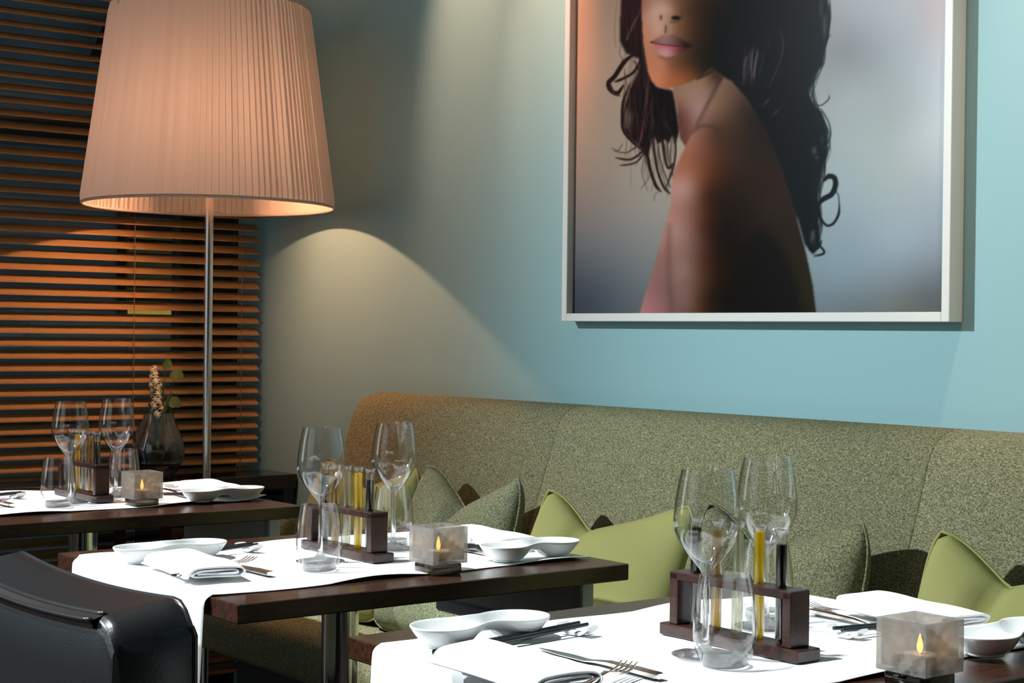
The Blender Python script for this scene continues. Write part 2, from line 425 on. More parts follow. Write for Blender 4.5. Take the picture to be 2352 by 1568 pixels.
# ------------------------------------------------------------------ portrait
def paint_portrait():
    X0, Y0, X1, Y1 = 1290, -12, 2185, 735; SC = .62
    w, h = int((X1-X0)*SC), int((Y1-Y0)*SC)
    gx = X0 + (np.arange(w)+.5)/SC; gy = Y0 + (np.arange(h)+.5)/SC
    PX, PY = np.meshgrid(gx, gy)
    def blur(A, s):
        s *= SC
        if s < .3: return A
        r = int(3*s)+1; k = np.exp(-.5*(np.arange(-r, r+1)/s)**2); k /= k.sum()
        for ax in (0, 1):
            pad = [(0,0)]*A.ndim; pad[ax] = (r, r); B = np.pad(A, pad, mode='edge'); o = np.zeros_like(A)
            for i, kk in enumerate(k):
                sl = [slice(None)]*A.ndim; sl[ax] = slice(i, i+A.shape[ax]); o += kk*B[tuple(sl)]
            A = o
        return A
    def lin(c): c = np.asarray(c, float)/255; return np.where(c <= .04045, c/12.92, ((c+.055)/1.055)**2.4)
    def field(pts, p=0, soft=14):
        # smooth multiquadric interpolation of the colour notes
        P = np.array([(x, y) for x, y, c in pts], float); Cv = np.array([c for x, y, c in pts], float); soft = max(soft, 10)
        K = np.sqrt(((P[:, None]-P[None])**2).sum(-1)+soft**2); K = np.hstack([np.vstack([K, np.ones((1, len(P)))]), np.vstack([np.ones((len(P), 1)), [[0]]])])
        K[:len(P), :len(P)] += np.eye(len(P))*(-2.0)
        Wt = np.linalg.solve(K, np.vstack([Cv, np.zeros((1, 3))]))
        o = np.zeros((h, w, 3))+Wt[-1]
        for (x, y), wt in zip(P, Wt): o += np.sqrt((PX-x)**2+(PY-y)**2+soft**2)[..., None]*wt
        return np.clip(o, 2, 225)
    def poly(pts, s):
        inside = np.zeros((h, w), bool); n = len(pts)
        for i in range(n):
            (xa, ya), (xb, yb) = pts[i], pts[(i+1) % n]
            if ya == yb: continue
            c = ((ya > PY) != (yb > PY)) & (PX < (xb-xa)*(PY-ya)/(yb-ya)+xa); inside ^= c
        return blur(inside.astype(float), s)
    def stroke(pts, wd, s=1.5):
        P = [(p.x, p.y) for p in catmull([(x, y, 0) for x, y in pts], 8)]
        xs_, ys_ = [p[0] for p in P], [p[1] for p in P]; pad = wd+4*s
        c0, c1 = int(max(0, (min(xs_)-pad-X0)*SC)), int(min(w, (max(xs_)+pad-X0)*SC+1)); r0, r1 = int(max(0, (min(ys_)-pad-Y0)*SC)), int(min(h, (max(ys_)+pad-Y0)*SC+1))
        out = np.zeros((h, w))
        if c1 <= c0 or r1 <= r0: return out
        QX, QY = PX[r0:r1, c0:c1], PY[r0:r1, c0:c1]; D = np.full(QX.shape, 1e9); m = len(P)
        for i in range(m-1):
            (xa, ya), (xb, yb) = P[i], P[i+1]; dx, dy = xb-xa, yb-ya; q = dx*dx+dy*dy+1e-9
            t = np.clip(((QX-xa)*dx+(QY-ya)*dy)/q, 0, 1)
            f = (i+t)/(m-1); ww = wd*.5*np.minimum(1, .35+2.2*np.minimum(f, 1-f)*1.6)
            D = np.minimum(D, np.hypot(QX-xa-t*dx, QY-ya-t*dy)-ww*.8)
        q = np.clip(.5-D/(2.6*s), 0, 1); out[r0:r1, c0:c1] = q*q*(3-2*q)
        return out
    def ell(x, y, rx, ry, s): return blur((((PX-x)/rx)**2+((PY-y)/ry)**2 < 1).astype(float), s)
    bgp = [(1330,30,(186,146,122)),(1330,150,(196,152,128)),(1400,250,(178,150,130)),(1340,330,(172,146,126)),(1400,420,(160,142,128)),(1330,450,(150,132,122)),
           (1340,560,(118,116,116)),(1440,520,(142,134,128)),(1450,620,(112,116,118)),(1340,690,(70,75,86)),(1430,700,(88,94,98)),(1480,440,(160,146,134)),
           (1960,30,(168,168,172)),(2060,30,(178,178,182)),(2140,40,(190,176,176)),(1950,115,(146,146,148)),(2040,120,(164,166,168)),(2130,140,(182,184,188)),
           (1960,220,(166,170,170)),(2060,260,(172,176,174)),(2130,300,(188,192,194)),(1960,400,(166,176,176)),(2060,420,(172,178,176)),(2140,450,(160,170,176)),
           (1960,540,(146,160,168)),(2060,560,(152,166,174)),(2140,580,(136,146,154)),(1930,640,(128,144,152)),(2040,650,(124,134,138)),(2140,680,(92,98,100)),(1950,705,(108,118,120)),(2060,705,(104,108,104)),
           (1480,280,(170,150,130)),(1560,420,(165,150,135))]
    A = field(bgp, 3.0, 40)
    def over(A, mk, c):
        if not (isinstance(c, np.ndarray) and c.ndim == 3): c = np.asarray(c, float)[None, None]
        return A*(1-mk[..., None]) + c*mk[..., None]
    HB, HT = (9,8,9), (9,18,20)
    # hair at the back right
    hair = poly([(1655,-20),(1900,-20),(1902,40),(1897,100),(1890,150),(1868,172),(1856,215),(1870,240),(1888,258),(1902,300),(1900,345),(1890,390),(1878,430),(1880,500),(1884,560),(1868,585),(1848,560),(1833,505),(1800,445),(1770,385),(1740,320),(1710,280),(1680,245),(1645,215),(1615,180)], 2.2)
    hc = field([(1700,100,HB),(1800,300,(7,11,13)),(1880,420,HT),(1880,100,HT),(1750,20,HB)], 2.4, 30)
    A = over(A, hair, hc)
    for x, y, rx, ry, r in ((1893,60,5,30,0),(1886,20,4,22,0),(1872,215,7,13,0),(1890,318,4,12,0),(1870,345,6,9,0),(1876,362,4,6,0),(1868,545,7,18,0)):
        A = over(A, .45*ell(x, y, rx*.8, ry, 3.0), (140,148,146))
    for pts, wd in (([(1895,-10),(1903,30),(1900,80),(1888,130)],7),([(1905,-10),(1908,40),(1902,70)],2.5),([(1862,238),(1885,242),(1903,228),(1904,218)],2.6),([(1885,378),(1898,360),(1903,335)],4),
                    ([(1872,478),(1890,458),(1910,446),(1919,425),(1916,408),(1903,405),(1893,415)],15),([(1880,470),(1884,498),(1898,517),(1914,513),(1926,492),(1928,468)],7),([(1927,470),(1926,450),(1918,436)],2.5),
                    ([(1878,560),(1892,575),(1890,583),(1870,588)],6),([(1852,540),(1862,575),(1880,568),(1887,552)],6),([(1886,250),(1903,280),(1908,310),(1897,335)],3)):
        A = over(A, stroke(pts, wd), HT)
    # left hair mass
    hl = poly([(1428,-20),(1478,-20),(1480,100),(1490,170),(1508,200),(1545,208),(1553,250),(1560,300),(1552,330),(1545,310),(1536,330),(1526,320),(1512,330),(1500,312),(1488,360),(1478,345),(1462,330),(1447,318),(1434,300),(1428,268),(1446,205),(1466,165),(1468,135),(1438,122),(1424,95),(1424,50)], 2.2)
    A = over(A, hl, field([(1450,40,(52,26,26)),(1440,100,(40,20,18)),(1520,250,(10,7,7)),(1480,200,(20,11,10)),(1450,290,(30,16,15)),(1540,290,(12,8,8))], 2.5, 15))
    A = over(A, .7*ell(1442,272,7,24,5), (168,144,126)); A = over(A, .6*ell(1425,160,6,14,3.5), (182,150,130)); A = over(A, .6*ell(1531,350,12,22,4), (130,112,100))
    DB, RD = (28,14,12), (92,56,54)
    for pts, wd, c in (([(1462,122),(1436,140),(1412,175),(1398,190),(1402,206),(1418,214),(1432,196)],13,DB),([(1470,140),(1456,165),(1432,180),(1412,188)],8,DB),([(1404,195),(1410,215),(1425,220)],5,(70,40,38)),
        ([(1448,190),(1432,232),(1429,270),(1432,300),(1452,325),(1475,345)],8,DB),([(1490,320),(1478,345),(1448,366),(1414,362)],6,DB),([(1486,340),(1462,372),(1424,380)],4.5,DB),([(1470,330),(1440,350),(1410,346)],3,(70,44,38)),
        ([(1480,300),(1484,340),(1494,390),(1506,425),(1518,440)],9,DB),([(1500,300),(1502,340),(1510,390),(1525,430),(1540,445)],7,DB),([(1520,300),(1524,345),(1534,385),(1546,375)],7,DB),([(1548,300),(1552,345),(1546,385),(1530,430)],5,DB),([(1514,438),(1504,448),(1502,462)],2,(110,86,76)),
        ([(1510,330),(1520,380),(1540,430)],4,(60,44,38)),([(1490,175),(1484,235),(1478,280),(1470,325),(1450,345)],7,RD),([(1462,40),(1448,70),(1438,95)],6,(98,66,66)),([(1476,10),(1460,50)],4,(86,56,56)),([(1500,220),(1490,262),(1480,300)],4,(52,28,26)),([(1420,-10),(1412,60),(1414,110)],1.5,(140,105,88)),([(1455,140),(1468,152)],5,(96,62,60)),([(1430,330),(1420,345),(1405,340)],2.5,(90,66,56))):
        A = over(A, .95*stroke(pts, wd), c)
    rs = random.Random(12)
    # loose strands along both sides of the hair
    for k in range(60):
        y = rs.uniform(-10, 330); x = 1436 + rs.uniform(0, 60) - 8*math.sin(y/60); l = rs.uniform(60, 150); b_ = rs.uniform(-16, 14)
        A = over(A, rs.uniform(.25, .6)*stroke([(x, y), (x+b_*.5, y+l*.35), (x-b_*.3, y+l*.7), (x+b_, y+l)], rs.uniform(1.5, 4), 1.6), rs.choice([(22,11,10),(60,34,32),(84,52,48),(34,18,16),(104,70,66)]))
    for k in range(46):
        y = rs.uniform(180, 330); x = 1440 + rs.uniform(0, 112); l = rs.uniform(50, 130); b_ = rs.uniform(-14, 20)
        if y + l > 455 or (y + l > 380 and x < 1478): continue
        A = over(A, rs.uniform(.3, .7)*stroke([(x, y), (x-4, y+l*.4), (x+b_*.6, y+l*.8), (x+b_, y+l)], rs.uniform(1.5, 4), 1.6), rs.choice([(20,11,10),(30,17,15),(58,36,34),(16,9,8)]))
    ex = [(1900,10),(1900,80),(1888,140),(1864,200),(1876,250),(1900,300),(1902,345),(1888,395),(1880,450),(1884,520),(1878,570)]
    for k in range(70):
        i = rs.randrange(len(ex)-2); (xa, ya), (xb, yb), (xc, yc) = ex[i], ex[i+1], ex[i+2]; o1, o2, o3 = rs.uniform(-22, 7), rs.uniform(-14, 8), rs.uniform(-20, 6)
        A = over(A, rs.uniform(.3, .8)*stroke([(xa+o1, ya), (xb+o2, yb), (xc+o3, yc)], rs.uniform(1.5, 4.5), 1.6), rs.choice([HT, (14,24,26), (8,14,15), (22,30,32)]))
    # neck and shoulder
    neck = poly([(1543,190),(1570,170),(1630,150),(1670,180),(1645,235),(1626,285),(1610,322),(1580,345),(1562,318),(1555,250)], 1.6)
    A = over(A, neck, field([(1556,215,(150,108,84)),(1590,200,(150,114,92)),(1620,185,(134,98,76)),(1640,175,(70,44,30)),(1560,270,(96,54,42)),(1575,250,(136,92,80)),(1600,250,(160,120,108)),(1605,280,(150,108,98)),(1580,310,(110,66,56))], 2.8, 8))
    sh = poly([(1662,178),(1640,212),(1622,248),(1606,285),(1588,308),(1570,345),(1552,384),(1544,420),(1540,470),(1531,505),(1516,560),(1496,628),(1468,722),(1875,722),(1866,650),(1851,580),(1835,520),(1816,445),(1792,375),(1762,300),(1715,225),(1680,185)], 1.8)
    sc = blur(field([(1650,215,(128,94,74)),(1625,260,(140,100,84)),(1665,240,(110,78,60)),(1640,300,(80,50,36)),(1600,320,(146,92,74)),(1575,355,(158,96,72)),(1556,400,(168,108,88)),(1572,425,(186,138,126)),(1556,470,(168,116,100)),(1566,530,(160,118,106)),(1545,580,(148,106,96)),(1530,600,(138,98,88)),(1570,620,(146,112,102)),(1590,560,(122,88,78)),(1594,450,(134,92,76)),(1592,500,(124,82,70)),(1606,400,(132,74,48)),(1622,450,(66,32,16)),(1612,520,(84,42,24)),(1640,400,(78,42,24)),(1660,460,(34,20,10)),(1650,540,(24,14,7)),(1700,360,(52,32,22)),(1740,420,(40,25,17)),(1760,480,(40,27,19)),(1700,520,(26,15,8)),(1690,290,(64,42,30)),(1720,265,(40,26,20)),(1750,320,(34,22,17)),(1580,690,(126,92,84)),(1555,700,(118,84,78)),(1500,690,(156,106,104)),(1490,715,(168,112,112)),(1530,660,(128,90,84)),(1610,690,(70,38,20)),(1618,600,(72,38,20)),(1650,690,(18,12,7)),(1690,620,(16,10,5)),(1800,420,(40,26,20)),(1820,560,(36,25,15)),(1845,650,(34,28,14)),(1855,705,(32,26,12))], 3.2, 16), 9)
    A = over(A, sh, sc)
    A = over(A, .85*poly([(1742,525),(1724,565),(1717,625),(1712,725),(1846,725),(1826,640),(1790,560)], 9), (9,8,6))
    A = over(A, .55*stroke([(1537,520),(1536,580),(1538,650),(1545,722)], 7, 11), (92,58,50))
    A = over(A, .55*stroke([(1655,185),(1630,230),(1610,268),(1600,290)], 7, 6), (40,22,16))
    A = over(A, .5*stroke([(1590,305),(1610,290),(1632,290),(1650,300)], 7, 5), (60,34,22))
    # face
    face = poly([(1473,-20),(1475,60),(1478,100),(1483,130),(1488,160),(1496,185),(1508,198),(1530,204),(1555,198),(1585,188),(1615,172),(1640,150),(1665,100),(1680,-20)], 1.6)
    fc = field([(1482,15,(178,116,94)),(1500,25,(208,158,138)),(1520,15,(200,150,128)),(1490,70,(204,138,108)),(1515,70,(206,156,132)),(1545,10,(150,100,76)),(1575,20,(92,58,36)),(1610,20,(48,28,14)),(1655,20,(22,13,8)),(1560,65,(122,80,54)),(1590,75,(70,42,22)),(1640,80,(20,12,7)),(1490,120,(198,124,92)),(1500,150,(200,120,86)),(1520,150,(196,122,92)),(1515,185,(204,122,88)),(1535,190,(180,98,62)),(1545,150,(130,76,50)),(1565,180,(150,84,48)),(1590,175,(112,60,30)),(1570,140,(86,52,28)),(1600,140,(48,28,13)),(1620,165,(40,22,12)),(1640,130,(14,9,6)),(1660,60,(9,7,6))], 3.2, 8)
    A = over(A, face, fc)
    A = over(A, .5*ell(1530,22,13,13,7), (216,172,152)); A = over(A, .95*ell(1553,41,11,5,1.8), (14,8,6)); A = over(A, .8*ell(1518,40,3,6,1.8), (66,32,20))
    A = over(A, .6*stroke([(1538,50),(1556,50),(1566,38),(1566,22)], 5, 3), (80,46,28))
    A = over(A, .75*stroke([(1530,58),(1528,76)], 6, 3), (92,54,42)); A = over(A, .5*stroke([(1541,56),(1540,78)], 4, 2), (186,140,122))
    up_l = poly([(1495,97),(1506,89),(1518,83),(1527,79),(1534,82),(1543,79),(1556,83),(1570,92),(1586,103),(1562,106),(1532,103),(1510,101)], 1.4)
    A = over(A, up_l, field([(1505,93,(140,92,84)),(1525,90,(164,112,104)),(1545,92,(130,84,76)),(1570,98,(60,30,24))], 3, 6))
    lo_l = poly([(1499,99),(1512,101),(1532,103),(1562,106),(1584,106),(1572,117),(1556,125),(1540,130),(1524,129),(1511,122)], 1.4)
    A = over(A, lo_l, field([(1512,108,(196,110,104)),(1528,106,(200,96,110)),(1530,118,(202,144,142)),(1545,110,(176,82,98)),(1552,120,(136,80,72)),(1575,110,(56,26,22))], 3, 6))
    A = over(A, .85*stroke([(1494,97),(1512,101),(1532,104),(1560,106),(1584,104)], 2.6, 1.2), (48,18,20)); A = over(A, .7*ell(1580,104,12,5,3), (18,9,8))
    A = over(A, .8*ell(1497,97,3,2.5,1), (40,18,14)); A = over(A, .55*stroke([(1512,130),(1535,136),(1556,130)], 5, 3), (120,70,50))
    A = over(A, .8*stroke([(1600,182),(1628,168),(1650,150)], 6, 3), (26,14,10))
    # sheen in the dark hair
    rr = random.Random(3)
    for k in range(26):
        x = 1708+rr.uniform(-2, 26); y0 = 118+rr.uniform(-14, 16); a = rr.uniform(.15, .5)
        A = over(A, a*stroke([(x+6, y0), (x+1, y0+26), (x-1+rr.uniform(-3,4), y0+52+rr.uniform(-8,22))], 1.6, 1.1), (122,108,124))
    for k in range(14):
        x = 1728+rr.uniform(0, 22); y0 = 102+rr.uniform(0, 20); A = over(A, rr.uniform(.15,.4)*stroke([(x+8,y0),(x+4,y0+30),(x-4,y0+66)], 1.5, 1), (104,88,92))
    A = over(A, .7*stroke([(1792,68),(1799,100),(1795,130),(1782,165),(1766,200)], 2, 1.1), (120,84,66)); A = over(A, .5*stroke([(1763,86),(1768,112)], 2, 1), (110,72,52))
    for x, y, l in ((1762,228,18),(1770,222,16),(1784,252,16),(1792,248,14)): A = over(A, .6*stroke([(x,y),(x-6,y+l*.6),(x-10,y+l)], 2, 1), (112,96,108))
    A = blur(A, .7)
    return lin(A), X0, Y0, SC
def project(P):
    d = P - np.array([0, 0, CAM_H]); z = d @ np.array(fwd)
    return 1176 + F_PX*(d @ np.array(camR))/z, 784 - F_PX*(d @ np.array(camU))/z
FX0, FX1, FZ0, FZ1, FYF = -2.946, -1.834, 1.172, 2.52, 2.458
pf = thing('framed_portrait', 'large white framed photo of a dark haired bare shouldered woman on the teal wall', 'picture', ((FX0+FX1)/2, 2.498, FZ0))
hwid = (FX1-FX0)/2; hh = FZ1-FZ0; FB = .0185; dep = 2.498-FYF
def bar(name, b): return b.build(name, M_frame, pf, smooth=False)
bar('frame_bar', MB().box(-hwid, -hwid+FB, -dep, 0, 0, hh, .0012)); bar('frame_bar', MB().box(hwid-FB, hwid, -dep, 0, 0, hh, .0012))
bar('frame_bar', MB().box(-hwid+FB, hwid-FB, -dep, 0, 0, FB, .0012)); bar('frame_bar', MB().box(-hwid+FB, hwid-FB, -dep, 0, hh-FB, hh, .0012))
RX = np.linspace(-hwid+FB, hwid-FB, 560); RZ = np.concatenate([np.linspace(FB, .72, 400), np.linspace(.75, hh-FB, 20)])
GX, GZ = np.meshgrid(RX, RZ); VV = np.stack([GX, np.full_like(GX, -.020), GZ], -1).reshape(-1, 3)
wpos = VV + np.array(pf.location)
ppx, ppy = project(wpos)
ART, ax0, ay0, asc = paint_portrait()
ix = np.clip((ppx-ax0)*asc-.5, 0, ART.shape[1]-1.001); iy = np.clip((ppy-ay0)*asc-.5, 0, ART.shape[0]-1.001)
i0, j0 = ix.astype(int), iy.astype(int); fx_, fy_ = (ix-i0)[:, None], (iy-j0)[:, None]
colr = (ART[j0,i0]*(1-fx_)+ART[j0,i0+1]*fx_)*(1-fy_) + (ART[j0+1,i0]*(1-fx_)+ART[j0+1,i0+1]*fx_)*fy_
nx, nz = len(RX), len(RZ)
ii = (np.arange(nz-1)[:, None]*nx + np.arange(nx-1)[None]).ravel()
faces = np.stack([ii, ii+1, ii+nx+1, ii+nx], -1)
me = bpy.data.meshes.new('print'); me.vertices.add(len(VV)); me.vertices.foreach_set('co', VV.ravel())
me.loops.add(faces.size); me.loops.foreach_set('vertex_index', faces.ravel().astype(np.int32))
me.polygons.add(len(faces)); me.polygons.foreach_set('loop_start', (np.arange(len(faces))*4).astype(np.int32)); me.update(calc_edges=True)
ca = me.color_attributes.new('print_colour', 'FLOAT_COLOR', 'POINT')
PRINT_GAIN = 1.0
cc = np.ones((len(VV), 4), np.float32); cc[:, :3] = np.clip(colr*PRINT_GAIN, 0, 1); ca.data.foreach_set('color', cc.ravel())
mt, nt, p, out = nmat('photo_print'); at = N(nt, 'ShaderNodeAttribute', attribute_name='print_colour'); L(nt, at.outputs['Color'], p.inputs['Base Color'])
p.inputs['Roughness'].default_value = .32; p.inputs['Specular IOR Level'].default_value = .07
me.materials.append(mt); pr = bpy.data.objects.new('photo_print', me); COL.objects.link(pr); pr.parent = pf; pr['label'] = 'soft photo print of a woman, lips to bare shoulder in view'
MB().box(-hwid+FB, hwid-FB, -.018, -.001, FB, hh-FB).build('backing_board', M_frame, pf, smooth=False)

# ------------------------------------------------------------------ banquette
BX0 = -3.655
bq = thing('banquette', 'long olive green tweed banquette with a high rolled back against the teal wall', 'banquette', (BX0, 2.2, 0))
PROF = [(2.145,.40),(2.185,.52),(2.232,.66),(2.275,.78),(2.307,.868),(2.318,.905),(2.330,.935),(2.345,.956),(2.365,.970),(2.395,.978),(2.43,.979),(2.462,.973),(2.482,.958),(2.488,.935),(2.488,.40)]
def back_panel(x0, x1, round_left=False):
    b = MB(); P = [(y-2.2, z) for y, z in PROF]; cy, cz = .17, .62
    segs = []
    rad = .012 if round_left else .0035
    for k in range(4): segs.append((x0 + rad*(1-math.cos(k/3*PI/2)), -rad*(1-math.sin(k/3*PI/2))))
    segs.append((x1-.0035, 0)); segs.append((x1-.001, -.0015)); segs.append((x1, -.0035))
    rows = []
    for x, off in segs:
        r = []
        for (y, z) in P:
            dy, dz = y-cy, z-cz; l = math.hypot(dy, dz)
            r.append((x-BX0, y+dy/l*off, z+dz/l*off))
        rows.append(r)
    n = len(P); V = [v for r in rows for v in r]; Fs = []
    for i in range(len(rows)-1):
        for j in range(n):
            Fs.append((i*n+j, i*n+(j+1) % n, (i+1)*n+(j+1) % n, (i+1)*n+j))
    Fs.append(tuple(range(n))); Fs.append(tuple(range((len(rows)-1)*n, len(rows)*n))); b.add(V, Fs)
    return b.build('backrest_panel', M_tweed, bq, angle=60)
for a, c in ((BX0, -2.80), (-2.80, -1.775), (-1.775, -.75), (-.75, .2)): back_panel(a, c, a == BX0)
def seat_panel(x0, x1):
    pr_ = [(2.20,.33),(1.93,.33),(1.912,.335),(1.905,.35),(1.903,.39),(1.905,.425),(1.914,.442),(1.935,.451),(2.0,.455),(2.10,.453),(2.20,.445)]
    b = MB(); n = len(pr_); V = []; 
    for x, s in ((x0,.985),(x0+.006,1),(x1-.006,1),(x1,.985)):
        V += [(x-BX0, (y-2.06)*s+2.06-2.2, (z-.39)*s+.39) for y, z in pr_]
    Fs = [(i*n+j, i*n+(j+1)%n, (i+1)*n+(j+1)%n, (i+1)*n+j) for i in range(3) for j in range(n)] + [tuple(range(n)), tuple(range(3*n, 4*n))]
    return b.add(V, Fs).build('seat_panel', M_tweed, bq, angle=60)
for a, c in ((-3.72, -3.05), (-3.05, -2.2), (-2.2, -1.2), (-1.2, .2)): seat_panel(a, c)
MB().box(-.02, 3.8, -.20, .28, 0, .33).build('plinth', M_plinth, bq, smooth=False)

# ------------------------------------------------------------------ cushions
def cushion(name, label, mat, loc, w=.42, h=.40, lean=24, yaw=0, dip=.07, T=.062, roll=0, seed=0, flat=None, u0=0.0):
    rr = random.Random(seed); ph = [rr.uniform(0, 6.28) for _ in range(6)]
    n = 30
    def pt(u, v, side):
        # softly pinched edges, V shaped chop in the top edge, full belly
        au, av = abs(u), abs(v)
        x = w/2*u*(1 - .03*(1-av**2) - .085*av**7 - .05*max(0, v)**2)
        z = h/2*v*(1 - .03*(1-au**2) - .085*au**7)
        tri = 1 - abs(u-u0)/(1+u0 if u < u0 else 1-u0); tri = max(0, tri); tri = (tri**2+.0025)**.5
        z -= dip*tri*max(0, (v+.55)/1.55)**1.5
        e = max(0, 1-au**3)*max(0, 1-av**3)
        y = side*T*e**.5*(1-.25*tri*max(0, v))
        y += side*.008*e*math.sin(4*u+ph[1]+2*v)*math.sin(3.4*v+ph[2])
        cr = math.exp(-((u-u0-.10*(1-v)*math.sin(ph[3]))/.10)**2)*max(0, v+.25)
        y += (.030 if side < 0 else .012)*cr*e**.5
        y -= .030*(au**4)*max(0, v)**2
        return Vector((x, y, z+h/2))
    b = MB(); b.weld = True
    b.grid(n, n, lambda s, t: pt(2*s-1, 2*t-1, -1)); b.grid(n, n, lambda s, t: pt(2*s-1, 2*t-1, 1))
    o = b.build(name, mat, None, angle=180)
    o.location = loc
    o.rotation_euler = (math.radians(-lean), math.radians(roll), math.radians(yaw)) if flat is None else flat
    tag(o, label, 'cushion', 'scatter cushions along the banquette')
    edge = [(2*k/24-1, -1) for k in range(24)] + [(1, 2*k/24-1) for k in range(24)] + [(1-2*k/24, 1) for k in range(24)] + [(-1, 1-2*k/24) for k in range(24)]
    MB().tube([pt(u, v, 1) for u, v in edge], .0028, 6, closed=True).build('edge_seam', mat, o, angle=180)
    return o
cushion('scatter_cushion', 'plain lime green cushion behind the wine glasses of the middle table, furthest left', M_lime, (-3.345, 2.05, .458), .45, .40, 25, 2, .075, seed=1, u0=-.1)
cushion('scatter_cushion', 'grey green tweed cushion with a chopped top behind the middle table', M_tweed2, (-2.93, 2.04, .458), .43, .415, 25, -3, .095, seed=2, u0=-.05)
cushion('scatter_cushion', 'lime green cushion standing past the right end of the middle table', M_lime, (-2.415, 2.03, .458), .47, .40, 26, 2, .085, seed=3, u0=-.35)
cushion('scatter_cushion', 'olive tweed cushion behind the test tube rack of the front table', M_tweed, (-1.985, 2.04, .458), .44, .41, 25, -2, .085, seed=4, u0=-.3)
cushion('scatter_cushion', 'lime green cushion at the right edge behind the front table', M_lime, (-1.425, 2.03, .458), .47, .415, 25, 0, .085, seed=5, u0=-.35)
cushion('scatter_cushion', 'small grey green tweed cushion lying low under the far table', M_tweed2, (-3.755, 1.985, .458), .36, .27, 38, 4, .0, .075, seed=6)

# ------------------------------------------------------------------ tables
TABLES = {'far': -3.455, 'middle': -2.365, 'near': -1.425}
TY = 1.485; TH = .75
def make_table():
    t = thing('dining_table', '', 'table')
    MB().box(-.325,.325,-.375,.375, TH-.028, TH, .0016).build('table_top', M_wenge, t, smooth=False)
    MB().lathe([(0,.012),(.032,.012),(.032,TH-.04),(0,TH-.04)], 40).build('pedestal', M_chrome, t)
    MB().lathe([(0,0),(.22,0),(.22,.006),(.21,.011),(.04,.016),(0,.016)], 48).build('foot_plate', M_chrome, t)
    MB().box(-.15,.15,-.15,.15, TH-.04, TH-.028).build('mounting_plate', M_plinth, t, smooth=False)
    g = MB().box(-.19,.24,.345,.362,.625,TH-.028,.002).build('under_panel', M_grey, t, smooth=False)
    g['label'] = 'grey painted panel hanging under the wall end of the table'
    r = MB(); r.box(-.194,.244,.338,.368,.60,.627,.005); r.build('panel_rail', M_greyd, g, smooth=False)
    MB().box(.218,.244,.338,.368,.627,TH-.028,.003).build('panel_stile', M_greyd, g, smooth=False)
    return t
for k, lab in (('far', 'far dark wood table, nearest the wooden blind'), ('middle', 'middle dark wood table, with the black leather chair'), ('near', 'front dark wood table at the lower right')):
    spawn('table', make_table, lab, (TABLES[k], TY, 0), 0, 'row of dark wood dining tables')

def runner(label, cx, x0, x1, yend, over_right, seed):
    rr = random.Random(seed); ph = [rr.uniform(0, 6.28) for _ in range(8)]
    zt = TH + .0010
    ye = TY-.375; path = []
    # up the front drop, over the edge, along the top, (over the wall end)
    for z in np.linspace(.47, zt-.016, 9): path.append((ye-.0085, z))
    for a in np.linspace(0, PI/2, 6)[1:]: path.append((ye-.0085+.0125*(1-math.cos(a)), zt-.0125+.0125*math.sin(a)))
    for y in np.linspace(ye+.02, yend, 44): path.append((y, zt))
    if over_right:
        yr = TY+.375
        for a in np.linspace(0, PI/2, 6)[1:]: path.append((yr-.005+.016*math.sin(a), zt-.016*(1-math.cos(a))))
        for z in np.linspace(zt-.02, .60, 7): path.append((yr+.011, z))
    nv = 25; n = len(path); V = []
    for i, (y, z) in enumerate(path):
        for j in range(nv):
            v = j/(nv-1); x = x0 + (x1-x0)*v
            wob = .006*math.sin(9*y+ph[0])*(v-.5) + .004*math.sin(23*y+ph[1])*(abs(v-.5)*2)**2
            top = abs(z-zt) < 1e-6
            dz = 0
            if top:
                ed = max(0, abs(v-.5)*2-.8)/.2
                dz = .0008*(1+math.sin(14*y+ph[2]+3*v))*.5 + .0045*ed*max(0, math.sin(17*y+ph[3]+(2 if v > .5 else 0)))
                if not over_right:
                    q = max(0, (y-(yend-.09))/.09); dz += .012*q*q*max(0, math.sin(5*v+ph[4]-.6))
                dz += .0007*max(0, math.sin(60*x+18*y+ph[5]))
            yy = y
            if not top and y < TY: yy = y - .006*(1+math.sin(18*x+ph[6]))*max(0, (zt-z))/.25
            V.append((x+wob-cx, yy-TY, z+dz))
    Fs = [(i*nv+j, i*nv+j+1, (i+1)*nv+j+1, (i+1)*nv+j) for i in range(n-1) for j in range(nv-1)]
    b = MB().add(V, Fs); o = b.build('table_runner', M_linen, None, angle=180); o.location = (cx, TY, 0)
    md = o.modifiers.new('thickness', 'SOLIDIFY'); md.thickness = .0009; md.offset = 1
    tag(o, label, 'tablecloth', 'white linen runners'); return o
runner('white linen runner lengthwise on the far table', TABLES['far'], -3.71, -3.268, 1.845, False, 11)
runner('white linen runner hanging over the chair end of the middle table', TABLES['middle'], -2.60, -2.122, 1.84, False, 12)
runner('white linen runner lengthwise on the front table', TABLES['near'], -1.676, -1.198, 1.852, True, 13)
ZC = TH + .0038   # top of the cloth

